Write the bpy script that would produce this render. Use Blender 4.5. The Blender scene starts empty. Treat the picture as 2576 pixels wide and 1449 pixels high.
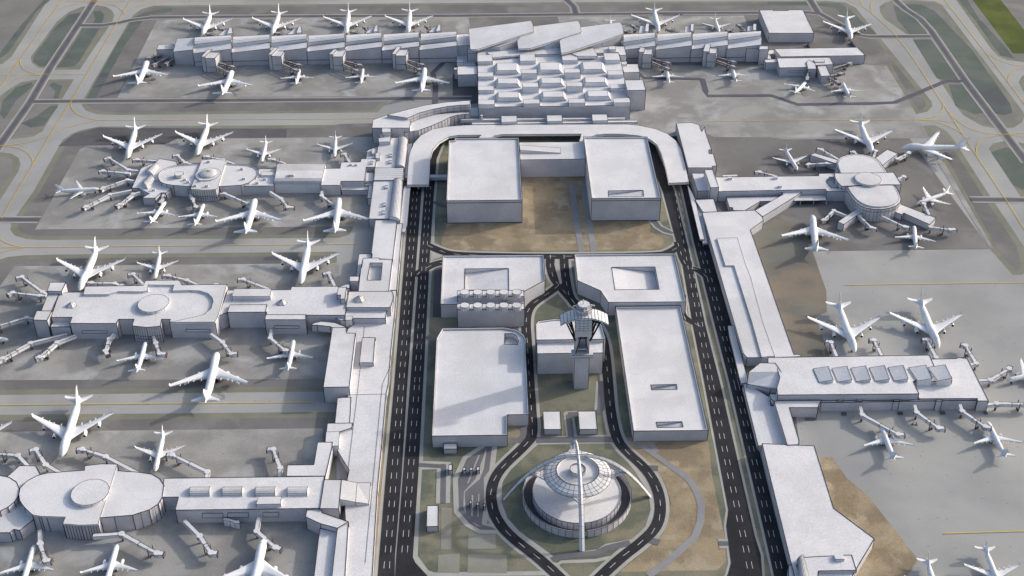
import bpy, bmesh, math, random
from mathutils import Vector
from mathutils.geometry import tessellate_polygon
random.seed(7)
S = bpy.context.scene
COL = S.collection
PI = math.pi
# ------------------------------------------------------------------ survey: camera station and plane-table readings
# The station stands 670 m above the airfield.  Site corners were surveyed as sight readings on gridded sheets;
# G() turns a reading plus the real height of the surveyed corner into a point in metres.
F, PITCH, YAW, ROLL, H = 3224.82, math.radians(34.47932), math.radians(1.06278), math.radians(-.08154), 670.
_d = Vector((math.sin(YAW)*math.cos(PITCH), math.cos(YAW)*math.cos(PITCH), -math.sin(PITCH)))
_r = _d.cross(Vector((0,0,1))).normalized(); _u = _r.cross(_d)
_r, _u = math.cos(ROLL)*_r + math.sin(ROLL)*_u, -math.sin(ROLL)*_r + math.cos(ROLL)*_u
CAM = Vector((0,0,H))
K = 2576/3840
FR = {'p':(300,540,960),'q':(1180,480,640),'t':(1700,60,800),'r':(2560,520,960),'c':(1960,1120,480),'e':(1800,1620,720),
      's':(1160,820,480),'m':(1140,1060,480),'g':(1640,600,880),'v':(1560,1620,400)}
def fr(t, x, y):
    if t[0] in '0123456789':
        return int(t[0])*2576/3 + x/3, int(t[1])*483 + y/3
    a, b, w = FR[t]; k = K*w/2576
    return a*K + x*k, b*K + y*k
def G(t, x, y, h=0.):
    X, Y = fr(t, x, y)
    q = _d*F + _r*(X-1288) - _u*(Y-724.5)
    k = (h-H)/q.z
    return Vector((q.x*k, q.y*k, h))
def Zon(t, x, y, Yw):
    X, Y = fr(t, x, y)
    q = _d*F + _r*(X-1288) - _u*(Y-724.5)
    return H + q.z*(Yw/q.y)
def PY(p):
    q = p-CAM; return 724.5 - F*q.dot(_u)/q.dot(_d)
def HT(t, x, yt, yb):
    Yb = fr(t, x, yb)[1]; lo, hi = 0., 150.
    for _ in range(40):
        m = (lo+hi)/2; g = G(t, x, yt, m)
        if PY(Vector((g.x, g.y, 0))) < Yb: lo = m
        else: hi = m
    return lo
def pts(t, s, h=0.):
    out = []
    for w in s.split():
        a = w.split(','); z = float(a[2]) if len(a) > 2 else h
        out.append(G(t, float(a[0]), float(a[1]), z))
    return out
# ------------------------------------------------------------------ materials
def mat(name, col, col2=None, scale=.02, rough=.85, fine=0., spots=False, cracks=False, metal=0., bump=0., lo=.38, hi=.62, col3=None, scale3=.01):
    m = bpy.data.materials.new(name); m.use_nodes = True
    nt = m.node_tree; N = nt.nodes; L = nt.links
    b = N['Principled BSDF']; b.inputs['Roughness'].default_value = rough; b.inputs['Metallic'].default_value = metal
    b.inputs['Specular IOR Level'].default_value = .3 if rough < .7 else .12
    if col2 is None:
        b.inputs['Base Color'].default_value = (*col, 1); return m
    geo = N.new('ShaderNodeNewGeometry')
    def noise(sc, det=5, rg=.6, dist=0.):
        n = N.new('ShaderNodeTexNoise'); n.inputs['Scale'].default_value = sc; n.inputs['Detail'].default_value = det
        n.inputs['Roughness'].default_value = rg; n.inputs['Distortion'].default_value = dist
        L.new(geo.outputs['Position'], n.inputs['Vector']); return n.outputs[0]
    def ramp(src, a, c):
        r = N.new('ShaderNodeMapRange'); r.inputs['From Min'].default_value = a; r.inputs['From Max'].default_value = c
        r.interpolation_type = 'SMOOTHSTEP'; L.new(src, r.inputs['Value']); return r.outputs[0]
    def mix(f, a, c):
        x = N.new('ShaderNodeMix'); x.data_type = 'RGBA'
        L.new(f, x.inputs['Factor'])
        for sock, v in ((x.inputs['A'], a), (x.inputs['B'], c)):
            if isinstance(v, tuple): sock.default_value = (*v, 1)
            else: L.new(v, sock)
        return x.outputs['Result']
    c = mix(ramp(noise(scale), lo, hi), col, col2)
    if col3: c = mix(ramp(noise(scale3, 4, .55, .4), .5, .68), c, col3)
    if fine:
        n = noise(1.1, 3, .7); x = N.new('ShaderNodeMix'); x.data_type = 'RGBA'; x.blend_type = 'MULTIPLY'
        x.inputs['Factor'].default_value = 1
        r = N.new('ShaderNodeMapRange'); r.inputs['From Min'].default_value = .3; r.inputs['From Max'].default_value = .7
        r.inputs['To Min'].default_value = 1-fine; r.inputs['To Max'].default_value = 1+fine*.4
        L.new(n, r.inputs['Value']); L.new(c, x.inputs['A']); L.new(r.outputs[0], x.inputs['B']); c = x.outputs['Result']
    if cracks:
        v = N.new('ShaderNodeTexVoronoi'); v.feature = 'DISTANCE_TO_EDGE'; v.inputs['Scale'].default_value = .028
        mp = N.new('ShaderNodeVectorMath'); mp.operation = 'MULTIPLY_ADD'; nn = N.new('ShaderNodeTexNoise'); nn.inputs['Scale'].default_value = .05
        L.new(geo.outputs['Position'], nn.inputs['Vector']); L.new(nn.outputs['Color'], mp.inputs[0]); mp.inputs[1].default_value = (14,14,14); L.new(geo.outputs['Position'], mp.inputs[2])
        L.new(mp.outputs[0], v.inputs['Vector'])
        a1 = ramp(v.outputs['Distance'], .0, .014); a2 = ramp(noise(.02, 2), .5, .56)
        mx = N.new('ShaderNodeMath'); mx.operation = 'MAXIMUM'; L.new(a1, mx.inputs[0]); L.new(a2, mx.inputs[1])
        c = mix(mx.outputs[0], tuple(k*.82 for k in col), c)
    if spots:
        v = N.new('ShaderNodeTexVoronoi'); v.inputs['Scale'].default_value = .12; L.new(geo.outputs['Position'], v.inputs['Vector'])
        r = ramp(v.outputs['Distance'], .055, .10)
        c = mix(r, tuple(k*.62 for k in col), c)
    L.new(c, b.inputs['Base Color'])
    return m
M = {}
M['white']  = mat('painted_concrete', (.76,.76,.78), (.69,.69,.71), .035, .8, .22, col3=(.63,.63,.64), scale3=.014, cracks=True)
M['wall']   = mat('shade_toned_wall', (.59,.58,.615), (.515,.51,.545), .05, .85, .16)  # same concrete as the roofs, ambient occlusion shade put into its darker colour
M['joint']  = mat('dark_joint', (.035,.03,.04))
M['plane']  = mat('aircraft_paint', (.80,.81,.83), (.76,.77,.79), .2, .4)
M['steel']  = mat('bridge_cladding', (.46,.47,.49), (.36,.37,.39), .3, .6, .15)
M['truss']  = mat('dark_truss', (.09,.07,.085), (.14,.12,.14), .5, .6)
M['dark']   = mat('dark_rubber', (.03,.03,.035))
M['glass']  = mat('grey_glazing', (.56,.58,.63), (.50,.52,.57), .1, .35)
M['black']  = mat('black_steel', (.02,.02,.025))
M['ground'] = mat('taxiway_concrete', (.375,.38,.378), (.32,.325,.323), .01, .9, .14, spots=True, col3=(.42,.42,.40), scale3=.004)
M['apron']  = mat('apron_concrete', (.365,.36,.345), (.275,.272,.26), .02, .9, .2, lo=.4, hi=.6, spots=True, col3=(.43,.435,.43), scale3=.022)
M['asphalt']= mat('old_asphalt', (.205,.20,.195), (.165,.16,.158), .015, .92, .12, spots=True, col3=(.24,.235,.225), scale3=.02)
M['dkasph'] = mat('dark_asphalt', (.135,.133,.14), (.105,.103,.11), .02, .92, .12)
M['island'] = mat('island_ground', (.235,.23,.22), (.20,.198,.19), .02, .95, .12, col3=(.26,.25,.23), scale3=.015)
M['bluegrn']= mat('island_scrub', (.15,.17,.155), (.115,.145,.13), .02, .95, .2, col3=(.105,.115,.125), scale3=.012)
M['olive']  = mat('taxiway_shoulder', (.235,.24,.195), (.20,.205,.165), .03, .95, .1)
M['stained']= mat('stained_asphalt', (.25,.21,.165), (.17,.165,.15), .018, .95, .2, col3=(.22,.22,.19), scale3=.012)
M['grass']  = mat('dry_grass', (.225,.225,.165), (.14,.155,.12), .03, .95, .25, lo=.42, hi=.58, col3=(.27,.245,.18), scale3=.02)
M['dirt']   = mat('bare_dirt', (.37,.30,.20), (.27,.22,.15), .03, .95, .3, lo=.42, hi=.58, col3=(.42,.36,.26), scale3=.05)
M['turf']   = mat('green_turf', (.125,.15,.04), (.08,.105,.03), .02, .95, .2)
M['road']   = mat('road_asphalt', (.043,.043,.048), (.031,.031,.036), .05, .95, .2)
M['road2']  = mat('grey_asphalt', (.17,.17,.185), (.145,.145,.16), .05, .9, .12)
M['srvroad']= mat('service_road_asphalt', (.13,.13,.155), (.11,.11,.135), .05, .9, .1)
M['pave']   = mat('pavement_concrete', (.43,.43,.40), (.38,.38,.355), .04, .9, .1)
M['pale']   = mat('pale_slab', (.30,.30,.26), (.25,.25,.21), .03, .9, .15)
M['path']   = mat('path_concrete', (.30,.30,.31), (.26,.26,.27), .04, .9, .1)
M['yellow'] = mat('yellow_paint', (.72,.50,.06), (.62,.44,.08), .1, .8)
M['paint']  = mat('white_paint', (.8,.8,.8), (.7,.7,.72), .3, .8)
# ------------------------------------------------------------------ mesh builder
ORG = {}
class MB:
    def __init__(s): s.v = []; s.f = []; s.m = []; s.sm = []
    def face(s, ps, m=0, smooth=False):
        n = len(s.v); s.v += [Vector(p) for p in ps]; s.f.append(tuple(range(n, n+len(ps)))); s.m.append(m); s.sm.append(smooth)
    def grid(s, rows, m=0, smooth=True, close=False):
        n = len(s.v); w = len(rows[0])
        for r in rows: s.v += [Vector(p) for p in r]
        for i in range(len(rows)-1):
            for j in range(w if close else w-1):
                a = n+i*w+j; b = n+i*w+(j+1)%w
                s.f.append((a, b, b+w, a+w)); s.m.append(m); s.sm.append(smooth)
    def bar(s, a, b, r=.15, m=1):
        a, b = Vector(a), Vector(b); d = b-a
        if d.length < 1e-4: return
        d.normalize(); x = d.cross(Vector((0,0,1)) if abs(d.z) < .9 else Vector((1,0,0))).normalized(); y = d.cross(x)
        q = [(x*i+y*j)*r for i, j in ((-1,-1),(1,-1),(1,1),(-1,1))]
        A = [a+k for k in q]; B = [b+k for k in q]
        for i in range(4): s.face([A[i], A[(i+1)%4], B[(i+1)%4], B[i]], m)
        s.face(A[::-1], m); s.face(B, m)
    def box(s, c, u, w, z0, z1, m=0, axis=None):
        # footprint centre c, half sizes u (along axis), w (across)
        ax = Vector(axis if axis else (1,0,0)); ax.z = 0; ax.normalize(); ay = Vector((-ax.y, ax.x, 0)); c = Vector((c[0], c[1], 0))
        P = [c+ax*i*u+ay*j*w for i, j in ((-1,-1),(1,-1),(1,1),(-1,1))]
        b = [Vector((p.x,p.y,z0)) for p in P]; t = [Vector((p.x,p.y,z1)) for p in P]
        for i in range(4): s.face([b[i], b[(i+1)%4], t[(i+1)%4], t[i]], m)
        s.face(t, m); s.face(b[::-1], m)
    def cyl(s, c, r, z0, z1, m=0, n=24, r1=None, cap=True):
        r1 = r if r1 is None else r1
        a = [Vector((c[0]+r*math.cos(2*PI*i/n), c[1]+r*math.sin(2*PI*i/n), z0)) for i in range(n)]
        b = [Vector((c[0]+r1*math.cos(2*PI*i/n), c[1]+r1*math.sin(2*PI*i/n), z1)) for i in range(n)]
        for i in range(n): s.face([a[i], a[(i+1)%n], b[(i+1)%n], b[i]], m)
        if cap: s.face(b, m); s.face(a[::-1], m)
    def poly(s, outer, holes=(), m=0):
        loops = [list(outer)]+[list(h) for h in holes]
        flat = [p for l in loops for p in l]
        tri = tessellate_polygon([[Vector((p.x,p.y,0)) for p in l] for l in loops])
        n = len(s.v); s.v += [Vector(p) for p in flat]
        for t in tri:
            a, b, c = (flat[i] for i in t)
            if (b.x-a.x)*(c.y-a.y)-(b.y-a.y)*(c.x-a.x) < 0: t = (t[0], t[2], t[1])
            s.f.append(tuple(n+i for i in t)); s.m.append(m); s.sm.append(False)
    def build(s, name, mats, parent=None, world=True, loc=None):
        o0 = ORG[parent.name] if parent is not None and world else Vector((0,0,0))
        if parent is None and loc is None and s.v:
            xs = [p.x for p in s.v]; ys = [p.y for p in s.v]; zs = [p.z for p in s.v]
            loc = Vector(((min(xs)+max(xs))/2, (min(ys)+max(ys))/2, min(zs)))
        off = loc if (parent is None and loc is not None) else o0
        me = bpy.data.meshes.new(name)
        me.from_pydata([tuple(p-off) for p in s.v], [], s.f)
        for k in (mats if isinstance(mats, (list, tuple)) else [mats]): me.materials.append(M[k])
        me.polygons.foreach_set('material_index', s.m); me.polygons.foreach_set('use_smooth', s.sm); me.update()
        o = bpy.data.objects.new(name, me); COL.objects.link(o)
        if parent is not None: o.parent = parent
        elif loc is not None: o.location = loc
        ORG[o.name] = off.copy()
        return o
def tag(o, label=None, cat=None, group=None, kind=None):
    if label: o['label'] = label
    if cat: o['category'] = cat
    if group: o['group'] = group
    if kind: o['kind'] = kind
    return o
def thing(name, label, cat, loc, group=None):
    o = bpy.data.objects.new(name, None); COL.objects.link(o); o.location = loc; o.empty_display_size = 2
    ORG[o.name] = Vector(loc); return tag(o, label, cat, group)
def ccw(p): return sum(a.x*b.y-b.x*a.y for a, b in zip(p, p[1:]+p[:1])) > 0
def inset(p, d):
    n = len(p); out = []
    for i in range(n):
        a, b, c = p[i-1], p[i], p[(i+1)%n]
        e1 = (b-a); e1.z = 0; e1.normalize(); e2 = (c-b); e2.z = 0; e2.normalize()
        n1 = Vector((-e1.y, e1.x, 0)); n2 = Vector((-e2.y, e2.x, 0))
        k = n1+n2; q = k.length_squared
        k = k*(2/q) if q > .3 else n1
        out.append(b + k*d)
    return out
JR = .22
def shell(mb_w, mb_r, top, base=0., rim=0., holes=(), corners=True, jr=JR):
    """walls into mb_w, roof sheet into mb_r. holes: list of (loop, floor_z list)"""
    if not ccw(top): top = top[::-1]
    n = len(top)
    for i in range(n):
        a, b = top[i], top[(i+1)%n]
        mb_w.face([(a.x,a.y,base),(b.x,b.y,base),b,a], 0)
        mb_w.bar(a, b, jr)
        if corners: mb_w.bar((a.x,a.y,base), a, jr)
    hl = []
    inner = top
    if rim:
        inn = inset(top, .9); low = [Vector((p.x,p.y,p.z-rim)) for p in inn]
        for i in range(n):
            j = (i+1)%n
            mb_r.face([top[i], top[j], inn[j], inn[i]], 0)
            mb_r.face([inn[i], inn[j], low[j], low[i]], 0)
            mb_r.bar(low[i], low[j], jr*.8)
        inner = low
    for hp, fz in holes:
        f = list(zip(hp, fz))
        if ccw(hp): f = f[::-1]
        tp = [Vector((p.x,p.y,p.z-rim)) for p, z in f]; bt = [Vector((p.x,p.y,z)) for p, z in f]
        for i in range(len(f)):
            j = (i+1)%len(f); mb_r.face([tp[i], tp[j], bt[j], bt[i]], 0); mb_r.bar(tp[i], tp[j], jr)
            mb_r.bar(bt[i], bt[j], jr*.8)
        mb_r.face(bt[::-1], 0); hl.append(tp)
    mb_r.poly(inner, hl)
def block(parent, name, t, s, h, base=0., rim=0., holes=(), roof='white', wall='wall', corners=True, split=True):
    """A building mass: part = walls, sub-part = roof.  h is a height or (x, y_top, y_base) reading."""
    if isinstance(h, tuple): h = HT(t, *h)+base
    P = pts(t, s, h); W, R = MB(), MB()
    hs = []
    for hs_s, depths in holes:
        hp = pts(t, hs_s, h-rim)
        hs.append(([Vector((p.x,p.y,h)) for p in hp], [h-rim-d for d in depths]))
    shell(W, R, P, base, rim, hs, corners)
    w = W.build(name, [wall, 'joint'], parent)
    R.build('roof' if name != 'roof' else 'roof_deck', [roof, 'joint'], w)
    return h
def solid(parent, name, t, s, h, base=0., m='white', corners=True):
    """one closed mesh (rooftop units, small boxes)"""
    if isinstance(h, tuple): h = HT(t, *h)
    P = pts(t, s, h); A = MB(); shell(A, A, P, base, corners=corners, jr=.12)
    return A.build(name, [m, 'joint'], parent)
def unit(parent, t, x, y, w, z, hh=1.6, name='rooftop_unit', d=None, label=None):
    c = G(t, x, y, z); k = (G(t, x+w, y, z)-c).length/2
    A = MB(); A.box(c, k, d or k*.8, z-.2, z+hh); 
    for sx, sy in ((-1,-1),(1,-1)): A.bar((c.x+sx*k, c.y-(d or k*.8), z), (c.x+sx*k, c.y-(d or k*.8), z+hh), .12)
    A.bar((c.x-k, c.y-(d or k*.8), z+hh), (c.x+k, c.y-(d or k*.8), z+hh), .12)
    return A.build(name, ['white','joint'], parent)
def disc(parent, t, cx, cy, rx, z, th, name='roof_drum', m='white', n=40, ribs=False):
    c = G(t, cx, cy, z); r = (G(t, cx+rx, cy, z)-c).length
    A = MB(); A.cyl(c, r, z-th, z, 0, n)
    st = 2 if ribs else 4
    for i in range(n):
        a, b = 2*PI*i/n, 2*PI*(i+1)/n
        p = Vector((c.x+r*math.cos(a), c.y+r*math.sin(a), z)); q = Vector((c.x+r*math.cos(b), c.y+r*math.sin(b), z))
        A.bar(p, q, .12)
        if i % st == 0: A.bar((p.x,p.y,z-th), p, .12)
    return A.build(name, [m,'joint'], parent), c, r
def barrel(parent, t, L0, R0, L1, R1, z, rise, name='barrel_roof', ribs=9, n=12, m='white', wallz=None, lengthwise=True):
    """vault: arch from L to R at end 0, swept to end 1"""
    l0, r0, l1, r1 = (G(t, *p, z) for p in (L0, R0, L1, R1)); A = MB()
    def arc(l, r):
        o = []
        for i in range(n+1):
            a = PI*i/n; p = (l+r)/2 - (r-l)/2*math.cos(a); o.append(Vector((p.x, p.y, z+rise*math.sin(a))))
        return o
    a0, a1 = arc(l0, r0), arc(l1, r1)
    A.grid([a0, a1]); A.face(a0); A.face(a1[::-1])
    for a in (a0, a1):
        for i in range(n): A.bar(a[i], a[i+1], .12)
    if lengthwise:
        for i in range(1, n): A.bar(a0[i], a1[i], .1)
    else:
        for k in range(1, ribs):
            a = [p.lerp(q, k/ribs) for p, q in zip(a0, a1)]
            for i in range(n): A.bar(a[i], a[i+1], .1)
    return A.build(name, [m,'joint'], parent)
def cone(parent, t, cx, cy, rx, z, hh, name='roof_lantern', n=6, rot=0.):
    c = G(t, cx, cy, z); r = (G(t, cx+rx, cy, z)-c).length; A = MB(); ap = Vector((c.x, c.y, z+hh))
    P = [Vector((c.x+r*math.cos(rot+2*PI*i/n), c.y+r*math.sin(rot+2*PI*i/n), z+.02)) for i in range(n)]
    for i in range(n):
        A.face([P[i], P[(i+1)%n], ap]); A.bar(P[i], ap, .12); A.bar(P[i], P[(i+1)%n], .12)
    return A.build(name, ['white','joint'], parent)
def panels(parent, t, line, z0, z1, name='window_band', off=.25):
    """thin framed panels on a wall: outline bars along a wall line"""
    a, b = pts(t, line, z1); A = MB(); d = (b-a).normalized(); nrm = Vector((d.y, -d.x, 0))*off
    if nrm.y > 0: nrm = -nrm
    a = a+nrm; b = b+nrm; 
    A.face([(a.x,a.y,z0),(b.x,b.y,z0),(b.x,b.y,z1),(a.x,a.y,z1)], 0)
    for p, q in (((a.x,a.y,z0),(b.x,b.y,z0)),((b.x,b.y,z0),(b.x,b.y,z1)),((b.x,b.y,z1),(a.x,a.y,z1)),((a.x,a.y,z1),(a.x,a.y,z0))): A.bar(p, q, .16)
    return A.build(name, ['glass','joint'], parent)
# ------------------------------------------------------------------ ground
GROUND = []
SUB = .002
def lay(z, A, name, m, nsub=1):
    for v in A.v: v.z -= z
    GROUND.append((z, len(GROUND), A, name, m, nsub))
def lay_all():
    top = .01
    for z, i, A, name, m, nsub in sorted(GROUND, key=lambda g: (g[0], g[1])):
        for v in A.v: v.z += top
        tag(A.build(name, m), kind='structure'); top += .003+SUB*(nsub-1)
    return top
def sheet(name, t, s, z, m, kind='structure', label=None):
    A = MB(); A.poly(pts(t, s, z), m=0); lay(z, A, name, m)
def smooth_pts(P, it=2):
    for _ in range(it):
        Q = [P[0]]
        for a, b in zip(P, P[1:]): Q += [a*.75+b*.25, a*.25+b*.75]
        P = Q+[P[-1]]
    return P
def ribbon(P, w, z, mb):
    L, R = [], []
    for i, p in enumerate(P):
        d = (P[min(i+1, len(P)-1)]-P[max(i-1, 0)]); d.z = 0; d.normalize(); n = Vector((-d.y, d.x, 0))*w/2
        L.append(Vector((p.x,p.y,z))+n); R.append(Vector((p.x,p.y,z))-n)
    mb.grid([R, L], smooth=False)
def strip(name, t, s, w, z, m, sm=0):
    A = MB(); Q = s.split('|')
    for i, q in enumerate(Q): ribbon(smooth_pts(pts(t, q), sm), w, z+i*SUB, A)
    lay(z, A, name, m, len(Q))
def olive_region(name, t, s, z, m, bw=7.):
    P = pts(t, s, z)
    if not ccw(P): P = P[::-1]
    A = MB(); A.poly(P); lay(z, A, 'taxiway_shoulder', 'olive')
    B = MB(); B.poly([Vector((p.x,p.y,z+.03)) for p in inset(P, bw)]); lay(z+.03, B, name, m)
g = MB(); g.face([(-2600,-400,0),(2600,-400,0),(2600,3600,0),(-2600,3600,0)]); tag(g.build('ground', 'ground'), kind='structure')
Z = .03
# taxiway islands (border of olive shoulder, darker infield)
olive_region('infield','00','720,38 800,50 845,78 863,112 852,155 602,525 370,525 290,510 238,470 232,430 430,160 520,90 620,50',Z,'island')
olive_region('infield','00','275,600 558,598 320,990 250,1030 100,1050 0,1062 -90,1000 -90,830 -20,740 60,680 160,620',Z,'island')
olive_region('infield','00','-400,520 -200,515 -60,500 20,480 85,430 290,110 400,-60 -200,-60',Z,'island')
olive_region('infield','00','1160,42 1070,68 1000,118 620,765 618,800 650,835 730,862 900,868 2846,848 3000,700 3400,650 5900,480 6690,500 6840,760 6912,862 7000,842 7037,800 7030,765 6460,60 6380,18 6250,8 5152,10 2576,30',Z,'asphalt')
olive_region('infield','00','-300,1150 0,1150 80,1158 140,1190 155,1240 140,1290 0,1510 -200,1800',Z,'island')
olive_region('infield','00','745,955 600,985 535,1012 470,1060 250,1449 85,1679 78,1735 112,1778 200,1804 300,1811 2560,1795 2640,1770 2665,1715 2700,960 2576,942',Z,'asphalt')
olive_region('infield','01','-200,560 0,508 60,490 180,478 400,472 2540,450 2560,1300 2560,1505 0,1532 -300,1532',Z,'asphalt')
olive_region('infield','02','-300,235 2345,212 2540,212 2540,1800 -300,1800',Z,'asphalt')
olive_region('infield','20','1590,5 1525,20 1486,50 1490,92 1520,140 1735,290 2080,820 2120,870 2260,950 2380,972 2500,962 2560,922 2585,870 2560,830 1960,40 1900,12 1750,0',Z,'island')
olive_region('infield','20','2045,-10 2160,-10 2600,560 2600,470 2450,455 2370,425 2335,380',Z,'island') if 0 else None
olive_region('infield','20','2050,-20 2900,-20 2900,480 2600,472 2450,452 2380,422 2330,370',Z,'island')
olive_region('infield','20','2535,620 2560,575 2640,540 2800,560 2800,900 2600,740',Z,'island')
olive_region('infield','20','2310,1120 2345,1082 2450,1060 2620,1090 2900,1100 2900,1750 2640,1620',Z,'island')
olive_region('infield','20','1812,948 1905,946 1990,988 2050,1060 2300,1449 2576,1860 2620,2030 2560,2075 2490,2075 2320,1877',Z,'asphalt')
Z = .10
sheet('turf','20','2178,-15 2390,-15 2620,280 2620,405 2490,402',Z,'turf')
# blue-green scrub on the infields
for s in ('630,90 680,75 560,230 430,380 400,420 370,500 300,500 250,460 260,420 420,200 520,110','700,85 760,80 785,110 780,150 760,185 700,185 720,140',
          '620,215 750,215 600,460 560,500 430,510 560,320','400,620 470,650 440,740 400,745 420,690 370,640','120,660 240,620 250,650 120,760 60,860 30,900 0,860 20,760',
          '1290,62 1305,85 1130,110 1080,150 950,330 720,745 650,745 900,300 1010,130 1090,95','380,800 440,800 330,950 230,960 160,930 270,880','0,440 60,400 280,80 380,0 330,0 150,200 0,400'):
    sheet('scrub','00',s,Z,'bluegrn')
for s in ('640,12 960,12 960,40 650,38','1010,20 1180,25 1270,80 1340,150 1440,230 1460,260 1330,250 1250,150 1150,60 1020,40','1590,40 1640,60 1780,150 1850,240 1840,262 1720,262 1620,150',
          '1680,30 1800,35 1900,80 2180,370 2470,780 2490,850 2430,870 2320,850 2120,600 1880,240 1790,130 1700,70','1740,300 1870,300 2100,600 1960,600 1920,590','2010,640 2110,640 2280,850 2200,860 2060,800',
          '2080,0 2150,0 2230,130 2450,370 2500,440 2400,420 2200,140','2330,1150 2440,1110 2560,1160 2620,1449 2500,1400'):
    sheet('scrub','20',s,Z,'bluegrn')
# light aprons and dark patches
sheet('apron','00','1185,150 1700,138 2576,132 3536,128 3620,700 3416,722 885,740',Z,'apron')
sheet('apron','00','655,1098 1240,1088 1340,1046 2576,1035 2790,1034 2800,1450 2760,1706 265,1732 600,1130',Z,'apron')
sheet('apron','01','110,560 2560,537 2560,1412 -400,1422 -400,1250',Z,'apron')
sheet('apron','02','-400,365 850,352 2436,335 2420,1800 -400,1800',Z,'apron')
sheet('apron','10','1400,130 1620,126 1660,200 1420,200',Z+.02,'asphalt')
sheet('apron','10','1630,126 3037,118 3050,150 3100,330 1700,330',Z,'apron')
sheet('apron','20','-350,490 460,500 1380,488 1540,498 1700,755 1765,865 1860,1040 -320,1040',Z,'apron')
sheet('dark_apron','00','745,962 2165,975 2160,1040 1340,1048 1240,1090 640,1100 440,1102 560,1010',Z,'dkasph')
sheet('dark_apron','00','2576,935 2850,930 2850,1030 2170,1040 2300,975',Z,'asphalt')
sheet('dark_apron','20','185,1010 240,1035 655,1035 770,1052 1710,1043 2320,1877 980,1895 500,1750 60,1400',Z+.03,'asphalt')
sheet('apron','20','1925,1228 1975,1225 2100,1449 2345,1870 2320,1878',Z+.05,'apron')
sheet('stained_ground','21','480,330 700,200 1000,260 980,445 1040,620 1085,745 1088,905 1000,940 1110,1240 820,1240',Z+.06,'stained')
sheet('stained_ground','10','840,560 1030,470 1035,780 900,790 840,760',Z+.02,'dkasph')
sheet('apron','02','-400,-8 2372,-12 2372,-12 2348,-10 -400,0',.02,'ground') if 0 else None
# service roads
sr = [('00','730,-20 715,0 380,510 230,768 -40,1150',0),('00','600,192 780,192 900,172 985,152 1140,133 1700,127 2576,122 3400,120 5152,100 6102,95 6192,105 6252,140 6490,268 6560,277 7022,275',0),
      ('00','230,768 550,765 2576,752 3000,745 3560,742',0),('10','1690,-10 1755,50 1770,105',0),('20','955,-10 1022,97',0),
      ('20','1600,-5 1680,70 1790,140 1870,230 2130,610 2600,1230',0),('01','-20,208 300,210',0),('21','2175,57 2620,62',0)]
for t, s, _ in sr: strip('service_road_edge', t, s, 13, .17, 'pave')
for t, s, _ in sr: strip('service_road_bed', t, s, 9.6, .19, 'island')
for t, s, _ in sr: strip('service_road', t, s, 5.6, .21, 'srvroad')
for t, s in (('20','2115,612 1990,612 1600,775 1420,782 870,790 670,722 190,725 175,690 150,600 130,597 0,595 -290,590 -330,560'),('10','850,468 775,470 690,552 712,640 708,790'),('00','5152,107 5000,107')):
    strip('service_road', t, s, 6.5, .23, 'srvroad')
# taxiway centre lines
YL = {'00':'-100,566 655,560|480,-20 150,455 -20,690|1000,-20 880,180 655,565 535,770 400,985 130,1449 10,1649|150,455 162,512 230,550 325,563|-20,675 80,610 200,573 325,565|150,455 90,510 0,530|'
           '535,772 540,820 600,875 740,908|740,908 500,960 330,1040 180,1085 0,1102|740,908 2576,897 2842,893|0,1102 130,1110 210,1150 250,1205 250,1245|640,5 850,30 920,70 935,105|1240,8 1050,40 935,105|400,105 430,70 600,20 760,8|500,8 1240,6 2576,2',
      '01':'-20,335 30,375 95,402 185,418|-20,460 90,435 185,418|-20,420 185,418 2576,395 2700,394','02':'-50,160 2362,140',
      '20':'170,915 1785,903 1930,908 2060,925|1250,0 1355,45 1430,100 1640,290 1970,790 2215,1170 2400,1449 2600,1760|1330,-5 1360,45|1450,-5 1415,40 1430,100|1970,-10 2290,400 2450,610 2600,810|1890,0 2025,65|'
           '2290,400 2380,450 2470,485 2600,503|2600,512 2520,520 2460,570 2452,625|1970,790 1958,845 1890,888 1785,903|1785,903 1930,920 2060,975 2118,1015|2010,850 2110,945 2250,1002 2440,1018 2600,1000|2600,1030 2440,1018 2330,1028 2240,1065 2215,1110 2220,1170',
      '21':'1228,703 2620,684','22':'1965,1130 2650,1110'}
for t, s in YL.items(): strip('taxiway_line', t, s, .68, .26, 'yellow', 1)
# ------------------------------------------------------------------ centre: grass, dirt, roads
sheet('grass','10','500,1300 515,1180 550,1090 610,1030 700,985 820,965 2150,965 2300,975 2450,1020 2520,1075 2560,1140 2600,1250 2700,1500 3400,2898 3600,4500 150,4500 470,1800',.14,'grass')
sheet('dirt','11','800,230 780,300 752,380 770,430 830,446 1810,440 2400,432 2440,400 2430,350 2330,300 2330,200 2400,-200 1300,-300 1360,200',.17,'dirt')
sheet('dirt','12','2110,400 2770,428 2800,700 2860,1000 2900,1200 2900,1340 2840,1405 2100,1418 2250,1290 2430,1130 2490,900 2450,760 2320,640 2180,480',.17,'dirt')
sheet('dirt','22','1000,555 1130,555 1240,715 1390,835 1775,1325 1560,1640 1150,1640 1300,1380 1430,1180 1120,940',.30,'dirt')
sheet('dirt','12','-60,80 345,80 250,1560 180,1560',.16,'dirt')
PV = .20
def main_road(t, left, right, name='road', ext=2.6):
    A = MB(); L, R = pts(t, left, .24), pts(t, right, .24)
    A.poly(L+R[::-1]); lay(.24, A, name, 'road')
    B = MB(); B.poly([p+Vector((-ext,0,-.05)) for p in L]+[p+Vector((ext,0,-.05)) for p in R[::-1]]); lay(.19, B, 'pavement', 'pave')
main_road('11','560,-420 540,-250 517,0 400,1449 335,2150 275,2898 262,3020','640,-420 618,-200 605,0 498,1449 455,2150 405,2750 400,3020')
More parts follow.
